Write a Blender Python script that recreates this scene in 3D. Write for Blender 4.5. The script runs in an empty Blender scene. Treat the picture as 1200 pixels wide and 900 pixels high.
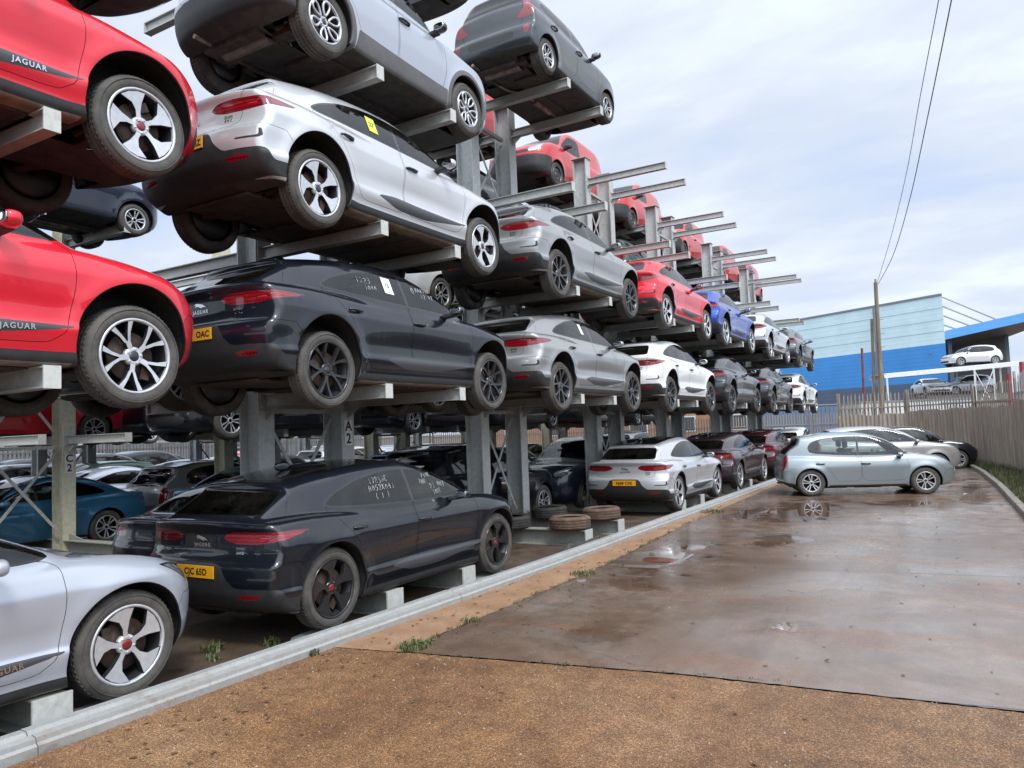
import bpy, bmesh, math, random
import numpy as np
from mathutils import Matrix, Vector
random.seed(7); RNG = np.random.default_rng(7)
SC = bpy.context.scene
COL = SC.collection
PI = math.pi

# ------------------------------------------------------------------ materials
MATS = {}
def nmat(name):
    m = bpy.data.materials.new(name); m.use_nodes = True
    nt = m.node_tree
    b = nt.nodes['Principled BSDF']
    MATS[name] = m
    return m, nt, b
def setp(b, **kw):
    al = {'color': 'Base Color', 'rough': 'Roughness', 'metal': 'Metallic', 'coat': 'Coat Weight', 'coatr': 'Coat Roughness',
          'spec': 'Specular IOR Level', 'alpha': 'Alpha', 'trans': 'Transmission Weight', 'ior': 'IOR'}
    for k, v in kw.items():
        if k == 'color' and len(v) == 3: v = (*v, 1)
        b.inputs[al[k]].default_value = v
def N(nt, t, **kw):
    n = nt.nodes.new(t)
    for k, v in kw.items(): setattr(n, k, v)
    return n
def noise(nt, scale, detail=4, rough=.55, vec=None, dist=0):
    n = N(nt, 'ShaderNodeTexNoise'); n.inputs['Scale'].default_value = scale; n.inputs['Detail'].default_value = detail
    n.inputs['Roughness'].default_value = rough; n.inputs['Distortion'].default_value = dist
    if vec is not None: nt.links.new(vec, n.inputs['Vector'])
    return n.outputs['Fac']
def ramp(nt, fac, stops, interp='LINEAR'):
    r = N(nt, 'ShaderNodeValToRGB'); r.color_ramp.interpolation = interp
    e = r.color_ramp.elements
    while len(e) < len(stops): e.new(.5)
    for i, (p, c) in enumerate(stops):
        e[i].position = p
        e[i].color = (c, c, c, 1) if isinstance(c, (int, float)) else (*c, 1)
    nt.links.new(fac, r.inputs['Fac'])
    return r.outputs['Color']
def mixc(nt, fac, a, b, mode='MIX'):
    m = N(nt, 'ShaderNodeMix', data_type='RGBA', blend_type=mode)
    for sock, v in ((m.inputs[0], fac), (m.inputs[6], a), (m.inputs[7], b)):
        if hasattr(v, 'is_linked'): nt.links.new(v, sock)
        elif isinstance(v, (int, float)): sock.default_value = v if sock.type == 'VALUE' else (v, v, v, 1)
        else: sock.default_value = (*v, 1)
    return m.outputs[2]
def math_(nt, op, a, b=None, c=None, clamp=False):
    m = N(nt, 'ShaderNodeMath', operation=op); m.use_clamp = clamp
    for i, v in enumerate((a, b, c)):
        if v is None: continue
        if hasattr(v, 'is_linked'): nt.links.new(v, m.inputs[i])
        else: m.inputs[i].default_value = v
    return m.outputs[0]
def bump(nt, b, h, strength=.3, dist=.01):
    n = N(nt, 'ShaderNodeBump'); n.inputs['Strength'].default_value = strength; n.inputs['Distance'].default_value = dist
    nt.links.new(h, n.inputs['Height']); nt.links.new(n.outputs[0], b.inputs['Normal'])
def objco(nt):
    return N(nt, 'ShaderNodeTexCoord').outputs['Object']
def worldco(nt):
    return N(nt, 'ShaderNodeNewGeometry').outputs['Position']
def simple(name, color, rough=.5, metal=0, var=0., scale=6, bmp=0, bscale=60, **kw):
    m, nt, b = nmat(name)
    setp(b, color=color, rough=rough, metal=metal, **kw)
    if var:
        f = noise(nt, scale, 6, .65, objco(nt))
        lo = tuple(c * (1 - var) for c in color); hi = tuple(min(1, c * (1 + var)) for c in color)
        nt.links.new(ramp(nt, f, [(.3, lo), (.7, hi)]), b.inputs['Base Color'])
    if bmp:
        bump(nt, b, noise(nt, bscale, 3, .6, objco(nt)), bmp, .01)
    return m
def paint(name, color, metal=.35, rough=.38, dust=.12):
    m, nt, b = nmat(name)
    co = objco(nt)
    setp(b, color=color, metal=metal, rough=rough, coat=1., coatr=.03, spec=.2)
    oi = N(nt, 'ShaderNodeObjectInfo')
    f = noise(nt, 2.2, 6, .7, co)
    # thin road dust, thicker in random patches; the inside of the sheet is bare trim
    d = math_(nt, 'MULTIPLY', ramp(nt, f, [(.35, 0.), (.8, 1.)]), dust)
    sm = N(nt, 'ShaderNodeMapping'); sm.inputs['Scale'].default_value = (14, 14, 1.1); nt.links.new(co, sm.inputs[0])
    run = math_(nt, 'MULTIPLY', ramp(nt, noise(nt, 1.6, 4, .6, sm.outputs[0], .2), [(.55, 0.), (.72, 1.)]), math_(nt, 'MULTIPLY', ramp(nt, f, [(.4, 0.), (.6, 1.)]), .04 + dust * .8))
    d = math_(nt, 'MAXIMUM', d, run)
    c1 = mixc(nt, d, color, (.27, .25, .22))
    geo = N(nt, 'ShaderNodeNewGeometry')
    c2 = mixc(nt, geo.outputs['Backfacing'], c1, (.02, .02, .022))
    nt.links.new(c2, b.inputs['Base Color'])
    nt.links.new(math_(nt, 'MULTIPLY', math_(nt, 'SUBTRACT', 1., geo.outputs['Backfacing']), metal), b.inputs['Metallic'])
    nt.links.new(math_(nt, 'ADD', math_(nt, 'MULTIPLY', ramp(nt, noise(nt, 9, 5, .7, co), [(.35, 0.), (.8, 1.)]), .04 + dust * .9), .0), b.inputs['Coat Roughness'])
    return m
# ------------------------------------------------------------------ objects
def tag(o, label=None, cat=None, group=None, kind=None):
    if label: o['label'] = label
    if cat: o['category'] = cat
    if group: o['group'] = group
    if kind: o['kind'] = kind
    return o
def empty(name, loc=(0, 0, 0), rz=0., parent=None):
    o = bpy.data.objects.new(name, None); COL.objects.link(o)
    o.empty_display_size = .2
    o.location = loc; o.rotation_euler = (0, 0, rz)
    if parent: o.parent = parent
    return o
def link(name, me, mat=None, parent=None, loc=None):
    o = bpy.data.objects.new(name, me); COL.objects.link(o)
    if mat is not None:
        if not me.materials: me.materials.append(None)
        o.material_slots[0].link = 'OBJECT'; o.material_slots[0].material = mat
    if parent: o.parent = parent
    if loc is not None: o.location = loc
    return o
def mesh_np(name, V, T, Nrm=None, smooth=True):
    me = bpy.data.meshes.new(name)
    V = np.asarray(V, np.float32); T = np.asarray(T, np.int32)
    k = T.shape[1]
    me.vertices.add(len(V)); me.vertices.foreach_set('co', V.ravel())
    me.loops.add(T.size); me.loops.foreach_set('vertex_index', T.ravel())
    me.polygons.add(len(T)); me.polygons.foreach_set('loop_start', np.arange(0, T.size, k, dtype=np.int32))
    me.polygons.foreach_set('loop_total', np.full(len(T), k, np.int32))
    me.update(calc_edges=True); me.validate()
    me.polygons.foreach_set('use_smooth', np.full(len(me.polygons), bool(smooth)))
    if Nrm is not None and len(me.vertices) == len(V):
        me.normals_split_custom_set_from_vertices(np.asarray(Nrm, np.float32))
    return me
class MB:
    """collects boxes, bars, tubes and lathes into ONE mesh"""
    def __init__(s): s.v = []; s.f = []; s.sm = []
    def add(s, V, Fs, smooth=False):
        o = len(s.v); s.v += [tuple(map(float, p)) for p in V]
        s.f += [tuple(i + o for i in f) for f in Fs]; s.sm += [smooth] * len(Fs)
        return s
    def box(s, c, d, M=None):
        x, y, z = (k / 2 for k in d)
        V = [Vector((sx * x, sy * y, sz * z)) for sz in (-1, 1) for sx, sy in ((-1, -1), (1, -1), (1, 1), (-1, 1))]
        V = [(M @ p if M else p) + Vector(c) for p in V]
        return s.add(V, [(3, 2, 1, 0), (4, 5, 6, 7), (0, 1, 5, 4), (1, 2, 6, 5), (2, 3, 7, 6), (3, 0, 4, 7)])
    def bbox(s, lo, hi):
        return s.box([(a + b) / 2 for a, b in zip(lo, hi)], [b - a for a, b in zip(lo, hi)])
    def bar(s, a, b, w, h, up=(0, 0, 1)):
        a, b = Vector(a), Vector(b); d = b - a; L = d.length; d.normalize()
        u = Vector(up); sd = d.cross(u)
        if sd.length < 1e-4: sd = d.cross(Vector((1, 0, 0)))
        sd.normalize(); u = sd.cross(d)
        M = Matrix((d, sd, u)).transposed()
        return s.box((a + b) / 2, (L, w, h), M)
    def tube(s, pts, r, n=8, cap=True, smooth=True):
        pts = [Vector(p) for p in pts]; rs = r if hasattr(r, '__len__') else [r] * len(pts)
        V = []; prev = None
        for i, p in enumerate(pts):
            d = (pts[min(i + 1, len(pts) - 1)] - pts[max(i - 1, 0)]).normalized()
            if prev is None:
                a = d.cross(Vector((0, 0, 1)))
                if a.length < 1e-3: a = d.cross(Vector((1, 0, 0)))
            else: a = prev - d * prev.dot(d)
            a.normalize(); prev = a; b = d.cross(a)
            V += [p + (a * math.cos(t) + b * math.sin(t)) * rs[i] for t in (2 * PI * k / n for k in range(n))]
        Fs = [(i * n + k, i * n + (k + 1) % n, (i + 1) * n + (k + 1) % n, (i + 1) * n + k) for i in range(len(pts) - 1) for k in range(n)]
        s.add(V, Fs, smooth)
        if cap: s.add(V[:n], [tuple(range(n))[::-1]]); s.add(V[-n:], [tuple(range(n))])
        return s
    def lathe(s, prof, n=48, axis='y', c=(0, 0, 0), smooth=True, a0=0, a1=2 * PI):
        """prof: (radius, axial); revolved about the axis"""
        V = []; full = abs(a1 - a0 - 2 * PI) < 1e-6; m = n if full else n + 1
        for k in range(m):
            t = a0 + (a1 - a0) * k / n; ct, st = math.cos(t), math.sin(t)
            for r, a in prof:
                p = {'y': (r * ct, a, r * st), 'z': (r * ct, r * st, a), 'x': (a, r * ct, r * st)}[axis]
                V.append((p[0] + c[0], p[1] + c[1], p[2] + c[2]))
        q = len(prof)
        Fs = [(k * q + i, k * q + i + 1, ((k + 1) % m) * q + i + 1, ((k + 1) % m) * q + i) for k in range(n) for i in range(q - 1)]
        return s.add(V, Fs, smooth)
    def prism(s, poly, a, b, axis='y'):
        """2D polygon extruded from a to b. axis y: poly=(x,z); axis x: poly=(y,z); axis z: poly=(x,y)"""
        f = {'y': lambda p, t: (p[0], t, p[1]), 'x': lambda p, t: (t, p[0], p[1]), 'z': lambda p, t: (p[0], p[1], t)}[axis]
        n = len(poly); V = [f(p, a) for p in poly] + [f(p, b) for p in poly]
        Fs = [tuple(range(n)), tuple(range(2 * n - 1, n - 1, -1))] + [(i, i + n, (i + 1) % n + n, (i + 1) % n) for i in range(n)]
        return s.add(V, Fs)
    def mesh(s, name, bevel=0, segs=1):
        me = bpy.data.meshes.new(name); me.from_pydata(s.v, [], s.f); me.validate()
        bm = bmesh.new(); bm.from_mesh(me)
        bmesh.ops.recalc_face_normals(bm, faces=bm.faces)
        if bevel:
            bmesh.ops.bevel(bm, geom=[e for e in bm.edges if e.is_manifold and e.calc_face_angle(0) > .6], offset=bevel, segments=segs, affect='EDGES', profile=.6)
        bm.to_mesh(me); bm.free()
        if not bevel and len(me.polygons) == len(s.sm): me.polygons.foreach_set('use_smooth', s.sm)
        me.update(); return me
    def build(s, name, mat, parent=None, bevel=0, loc=None):
        return link(name, s.mesh(name, bevel), mat, parent, loc)
def text_mesh(txt, size=.1, depth=.002, bold=0., space=1.):
    cu = bpy.data.curves.new('lettering', 'FONT'); cu.body = txt; cu.size = size; cu.extrude = depth; cu.offset = bold
    cu.align_x = 'CENTER'; cu.align_y = 'CENTER'; cu.space_character = space; cu.resolution_u = 3
    o = bpy.data.objects.new('lettering', cu); COL.objects.link(o)
    dg = bpy.context.evaluated_depsgraph_get(); dg.update()
    me = bpy.data.meshes.new_from_object(o.evaluated_get(dg), depsgraph=dg)
    bpy.data.objects.remove(o); bpy.data.curves.remove(cu)
    me.name = 'lettering'; me.materials.clear()
    return me
def basis(o, right, up, origin):
    """place an object so that its local x/y run along right/up (parent space)"""
    r = Vector(right).normalized(); u = Vector(up); u = (u - r * u.dot(r)).normalized(); n = r.cross(u)
    M = Matrix((r, u, n)).transposed().to_4x4(); M.translation = Vector(origin)
    o.matrix_local = M
    return o
# ================================================================== cars
# Every car body is one smooth closed surface F(x,y,z)=0 (x forward, y left, z up, wheels on z=0), meshed, then cut along its
# real outlines (windows, doors, lamps, wheel arches) so that each panel is a mesh of its own.
def pchip(xs, ys, q):
    xs = np.asarray(xs, float); ys = np.asarray(ys, float); h = np.diff(xs); d = np.diff(ys) / h
    m = np.zeros(len(xs)); m[0] = d[0]; m[-1] = d[-1]
    for i in range(1, len(xs) - 1):
        if d[i - 1] * d[i] > 0:
            w1 = 2 * h[i] + h[i - 1]; w2 = h[i] + 2 * h[i - 1]; m[i] = (w1 + w2) / (w1 / d[i - 1] + w2 / d[i])
    k = np.clip(np.searchsorted(xs, q) - 1, 0, len(h) - 1); t = (q - xs[k]) / h[k]; t2 = t * t; t3 = t2 * t
    return (2*t3 - 3*t2 + 1)*ys[k] + (t3 - 2*t2 + t)*h[k]*m[k] + (-2*t3 + 3*t2)*ys[k+1] + (t3 - t2)*h[k]*m[k+1]
class Spl:
    def __init__(s, pts, sm=.03):
        pts = sorted(pts); xs = [p[0] for p in pts]; ys = [p[1] for p in pts]
        s.x = np.arange(xs[0] - .3, xs[-1] + .3, .004); q = np.clip(s.x, xs[0], xs[-1])
        y = pchip(xs, ys, q)
        y += np.where(s.x < xs[0], (s.x - xs[0]) * (ys[1] - ys[0]) / (xs[1] - xs[0]), 0)
        y += np.where(s.x > xs[-1], (s.x - xs[-1]) * (ys[-1] - ys[-2]) / (xs[-1] - xs[-2]), 0)
        k = int(sm * 3 / .004)
        if k > 0:
            w = np.exp(-.5 * (np.arange(-k, k + 1) * .004 / sm) ** 2); w /= w.sum()
            y = np.convolve(np.pad(y, k, 'edge'), w, 'valid')
        s.y = y; s.d = np.gradient(y, .004)
    def __call__(s, q): return np.interp(q, s.x, s.y)
    def g(s, q): return np.interp(q, s.x, s.d)
def smax(a, b, r):
    h = np.maximum(r - np.abs(a - b), 0) / r
    return np.maximum(a, b) + h * h * r * .25
def smin(a, b, r): return -smax(-a, -b, r)
def gs(t, w): return np.exp(-(t / w) ** 2)

class Body:
    def __init__(s, sp):
        s.sp = sp; g = lambda k, sm=.03: Spl(sp[k], sp.get('sm_' + k, sm))
        s.W = g('W', .06); s.S = g('S', .012); s.T = g('T', .03); s.Xf = g('Xf', .02); s.Xr = g('Xr', .02); s.zb = g('zb', .03)
        s.R = g('R', .05); s.Gf = g('Gf', .03); s.Gr = g('Gr', .02); s.Wg = g('Wg', .06); s.TB = g('TB', .03)
    def F(s, P):
        sp = s.sp; x, y, z = P[:, 0], P[:, 1], P[:, 2]; ay = np.sqrt(y * y + 1e-5)
        fl = np.zeros_like(x)
        for (xw, zw, R, A, w) in sp['flare']:
            d = np.hypot(x - xw, z - zw) - R
            fl += A * np.where(d < 0, 1, gs(d, w)) * np.clip((z + .1) * 6, 0, 1)
        for (x0, wx, z0, wz, A) in sp.get('bulge', ()): fl += A * gs(x - x0, wx) * gs(z - z0, wz)
        side = ay - (s.W(x) - s.S(z) + fl)
        tz = s.T(x) - sp['crown'] * ay ** 2
        for (x0, wx, y0, wy, A) in sp.get('tbulge', ()): tz = tz + A * gs(x - x0, wx) * gs(ay - y0, wy)
        top = (z - tz) / np.sqrt(1 + s.T.g(x) ** 2)
        fr = (x - (s.Xf(z) - sp['cf'] * ay ** sp.get('pf', 2.5))) / np.sqrt(1 + s.Xf.g(z) ** 2)
        rr = -(x - (s.Xr(z) + sp['cr'] * ay ** sp.get('pr', 3))) / np.sqrt(1 + s.Xr.g(z) ** 2)
        bot = s.zb(x) - z
        low = smax(side, top, sp.get('r_sh', .07))
        low = smax(low, fr, sp.get('r_f', .16)); low = smax(low, rr, sp.get('r_r', .09)); low = smax(low, bot, sp.get('r_b', .06))
        tbz = s.TB(z)
        gside = (ay - (s.Wg(x) - tbz)) / 1.1
        groof = (z - (s.R(x) - sp['rcrown'] * ay ** 2)) / np.sqrt(1 + s.R.g(x) ** 2)
        gf = (x - (s.Gf(z) - sp['gcf'] * ay ** 2)) / np.sqrt(1 + s.Gf.g(z) ** 2)
        gr = -(x - (s.Gr(z) + sp['gcr'] * ay ** 2)) / np.sqrt(1 + s.Gr.g(z) ** 2)
        gh = smax(groof, gside, sp.get('r_g', .09)); gh = smax(gh, gf, sp.get('r_gf', .10)); gh = smax(gh, gr, sp.get('r_gr', .05))
        gh = smax(gh, sp.get('gbase', .7) - z, .02)
        return smin(low, gh, sp.get('r_join', .035))
    def grad(s, P, e=.003):
        G = np.empty_like(P)
        for k in range(3):
            A = P.copy(); A[:, k] += e; B = P.copy(); B[:, k] -= e
            G[:, k] = (s.F(A) - s.F(B)) / (2 * e)
        return G
    def project(s, P, it=4):
        for _ in range(it):
            G = s.grad(P); f = s.F(P); P = P - G * (f / np.maximum((G ** 2).sum(1), .05))[:, None].clip(-.02, .02)
        return P
    def normals(s, P):
        G = s.grad(P); return G / np.maximum(np.linalg.norm(G, axis=1), 1e-6)[:, None]
    def ys(s, x, z):
        """half width of the surface at (x,z), by bisection"""
        x, z = np.broadcast_arrays(np.asarray(x, float), np.asarray(z, float)); sh = x.shape; x = x.ravel(); z = z.ravel()
        lo = np.zeros_like(x); hi = np.full_like(x, 1.4)
        for _ in range(28):
            m = (lo + hi) / 2; ins = s.F(np.stack([x, m, z], 1)) < 0; lo = np.where(ins, m, lo); hi = np.where(ins, hi, m)
        return lo.reshape(sh)
    def xs(s, y, z, sgn):
        y, z = np.broadcast_arrays(np.asarray(y, float), np.asarray(z, float)); sh = y.shape; y = y.ravel(); z = z.ravel()
        lo = np.zeros_like(y); hi = np.full_like(y, 3.2)
        for _ in range(28):
            m = (lo + hi) / 2; ins = s.F(np.stack([m * sgn, y, z], 1)) < 0; lo = np.where(ins, m, lo); hi = np.where(ins, hi, m)
        return (lo * sgn).reshape(sh)
    def mesh(s, h):
        sp = s.sp; x0, x1 = sp['xr'] - .08, sp['xf'] + .08; y1 = 1.1; z0, z1 = .05, sp['H'] + .1
        nx, ny, nz = int((x1 - x0) / h) + 2, int(2 * y1 / h) + 2, int((z1 - z0) / h) + 2
        ax = x0 + np.arange(nx) * h; ay = -y1 + np.arange(ny) * h + .0007; az = z0 + np.arange(nz) * h
        f = np.empty((nx, ny, nz))
        for i0 in range(0, nx, 24):
            A = np.stack(np.meshgrid(ax[i0:i0 + 24], ay, az, indexing='ij'), -1); f[i0:i0 + 24] = s.F(A.reshape(-1, 3)).reshape(A.shape[:3])
        ins = f < 0
        c = np.zeros((nx - 1, ny - 1, nz - 1), int)
        for a in (0, 1):
            for b in (0, 1):
                for d in (0, 1): c += ins[a:nx - 1 + a, b:ny - 1 + b, d:nz - 1 + d]
        act = (c > 0) & (c < 8); I = np.argwhere(act); idx = -np.ones(c.shape, int); idx[act] = np.arange(len(I))
        acc = np.zeros((len(I), 3)); cnt = np.zeros(len(I))
        cor = [(a, b, d) for a in (0, 1) for b in (0, 1) for d in (0, 1)]
        for p in cor:
            for q in cor:
                if sum(abs(a - b) for a, b in zip(p, q)) == 1 and p < q:
                    fp = f[I[:, 0] + p[0], I[:, 1] + p[1], I[:, 2] + p[2]]; fq = f[I[:, 0] + q[0], I[:, 1] + q[1], I[:, 2] + q[2]]
                    x_ = (fp < 0) != (fq < 0); t = np.where(x_, fp / np.where(x_, fp - fq, 1), 0)
                    acc += np.where(x_[:, None], np.array(p) + t[:, None] * (np.array(q) - np.array(p)), 0); cnt += x_
        V = np.array([x0, -y1 + .0007, z0]) + (I + acc / cnt[:, None]) * h
        quads = []
        for k in range(3):
            a, b = [(1, 2), (2, 0), (0, 1)][k]
            sl0 = [slice(None)] * 3; sl1 = [slice(None)] * 3; sl0[k] = slice(0, -1); sl1[k] = slice(1, None)
            s0, s1 = ins[tuple(sl0)], ins[tuple(sl1)]
            E_ = np.argwhere(s0 != s1); E_ = E_[(E_[:, a] > 0) & (E_[:, b] > 0)]
            E_ = E_[(E_[:, a] < ins.shape[a] - 1) & (E_[:, b] < ins.shape[b] - 1)]
            def ci(da, db):
                q = E_.copy(); q[:, a] += da; q[:, b] += db; return idx[q[:, 0], q[:, 1], q[:, 2]]
            Q = np.stack([ci(-1, -1), ci(0, -1), ci(0, 0), ci(-1, 0)], 1)
            flip = ~s0[E_[:, 0], E_[:, 1], E_[:, 2]]
            Q[flip] = Q[flip][:, ::-1]; quads.append(Q)
        Q = np.concatenate(quads)
        V = s.project(V, 5)
        # split quads along the shorter diagonal
        d1 = ((V[Q[:, 0]] - V[Q[:, 2]]) ** 2).sum(1); d2 = ((V[Q[:, 1]] - V[Q[:, 3]]) ** 2).sum(1)
        m = d1 <= d2
        T = np.concatenate([Q[m][:, [0, 1, 2]], Q[m][:, [0, 2, 3]], Q[~m][:, [0, 1, 3]], Q[~m][:, [1, 2, 3]]])
        return V, T
def chaikin(p, n=2, k=.25):
    p = np.asarray(p, float)
    for _ in range(n):
        q = np.roll(p, -1, 0); p = np.stack([p * (1 - k) + q * k, p * k + q * (1 - k)], 1).reshape(-1, 2)
    return p
def sdf(poly, A, B, pad=.08):
    """signed distance (negative inside) of points (A,B) to a closed polygon; clipped far away"""
    p = np.asarray(poly, float); out = np.full(len(A), pad)
    m = (A > p[:, 0].min() - pad) & (A < p[:, 0].max() + pad) & (B > p[:, 1].min() - pad) & (B < p[:, 1].max() + pad)
    a, b = A[m], B[m]; d = np.full(len(a), 9.); ins = np.zeros(len(a), bool)
    for i in range(len(p)):
        x0, y0 = p[i]; x1, y1 = p[(i + 1) % len(p)]; ex, ey = x1 - x0, y1 - y0
        t = np.clip(((a - x0) * ex + (b - y0) * ey) / max(ex * ex + ey * ey, 1e-12), 0, 1)
        d = np.minimum(d, np.hypot(a - x0 - t * ex, b - y0 - t * ey))
        if y0 != y1: ins ^= ((y0 > b) != (y1 > b)) & (a < ex * (b - y0) / (y1 - y0) + x0)
    out[m] = np.where(ins, -d, d).clip(-pad, pad)
    return out
class Shell:
    """triangle surface kept as named pieces; carve() moves what lies inside a signed field from one piece to another"""
    def __init__(s, V, T): s.V = V; s.p = {'body': T}
    def carve(s, src, fn, dst=None, snap=.0012):
        T = s.p.get(src)
        if T is None or not len(T): return
        used = np.unique(T); d = np.full(len(s.V), 1.); d[used] = fn(s.V[used]); d[np.abs(d) < snap] = 0
        D = d[T]; neg = (D < 0).any(1); pos = (D > 0).any(1)
        T_in = [T[~pos & neg]]; T_out = [T[~neg]]
        X = T[neg & pos]
        if len(X):
            D = d[X]
            s1 = np.sign(D); npos = (s1 > 0).sum(1); nneg = (s1 < 0).sum(1)
            # rotate so that the odd vertex (or the zero one) comes first
            two = (npos + nneg) == 2
            lone = np.where(npos == 1, 1, -1)
            first = np.where(two, (s1 == 0).argmax(1), (s1 == lone[:, None]).argmax(1))
            R = np.stack([X[np.arange(len(X)), (first + k) % 3] for k in range(3)], 1); d0 = d[R]
            edges = []
            tw = R[two]; th = R[~two]; base = len(s.V)
            E1 = tw[:, [1, 2]]; E2 = th[:, [0, 1]]; E3 = th[:, [0, 2]]
            E_ = np.sort(np.concatenate([E1, E2, E3]), 1)
            U, inv = np.unique(E_, axis=0, return_inverse=True); inv = inv.ravel()
            t = d[U[:, 0]] / (d[U[:, 0]] - d[U[:, 1]])
            s.V = np.concatenate([s.V, s.V[U[:, 0]] * (1 - t)[:, None] + s.V[U[:, 1]] * t[:, None]])
            i1 = base + inv[:len(E1)]; i2 = base + inv[len(E1):len(E1) + len(E2)]; i3 = base + inv[len(E1) + len(E2):]
            def put(tri, isneg):
                T_in.append(tri[isneg]); T_out.append(tri[~isneg])
            n1 = d[tw[:, 1]] < 0
            put(np.stack([tw[:, 0], tw[:, 1], i1], 1), n1); put(np.stack([tw[:, 0], i1, tw[:, 2]], 1), ~n1)
            n0 = d[th[:, 0]] < 0
            put(np.stack([th[:, 0], i2, i3], 1), n0)
            put(np.stack([i2, th[:, 1], th[:, 2]], 1), ~n0); put(np.stack([i2, th[:, 2], i3], 1), ~n0)
        s.p[src] = np.concatenate(T_out)
        if dst:
            o = s.p.get(dst); n = np.concatenate(T_in); s.p[dst] = n if o is None else np.concatenate([o, n])
    def panel(s, src, fn, dst, gap=.004, gapdst='gap'):
        s.carve(src, fn, '_t')
        if '_t' not in s.p: return
        def fn2(P):
            # distance measured along the surface, so that the joint keeps its width where the panel leans away
            Nn = s.b.normals(P); a = np.cross(Nn, [.31, .52, .79]); a /= np.linalg.norm(a, axis=1)[:, None]; b = np.cross(Nn, a); e = .002
            ga = (fn(P + a * e) - fn(P - a * e)) / (2 * e); gb = (fn(P + b * e) - fn(P - b * e)) / (2 * e)
            return fn(P) / np.hypot(ga, gb).clip(.2, 1) + gap
        s.carve('_t', fn2, dst, snap=.0004)
        o = s.p.get(gapdst); r = s.p.pop('_t'); s.p[gapdst] = r if o is None else np.concatenate([o, r])
    def piece(s, name, body, push=0.):
        T = s.p[name]; u, inv = np.unique(T, return_inverse=True); V = body.project(s.V[u], 1) if False else s.V[u]
        Nn = body.normals(V)
        return mesh_np(name, V + Nn * push, inv.reshape(-1, 3), Nn)
# ------------------------------------------------------------------ body specifications (metres)
def arch_flare(sp, A=.022, w=.10):
    return [(sp['wf'], sp['wz'], sp['ra'], A, w), (sp['wr'], sp['wz'], sp['ra'], A * 1.15, w)]
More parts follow.
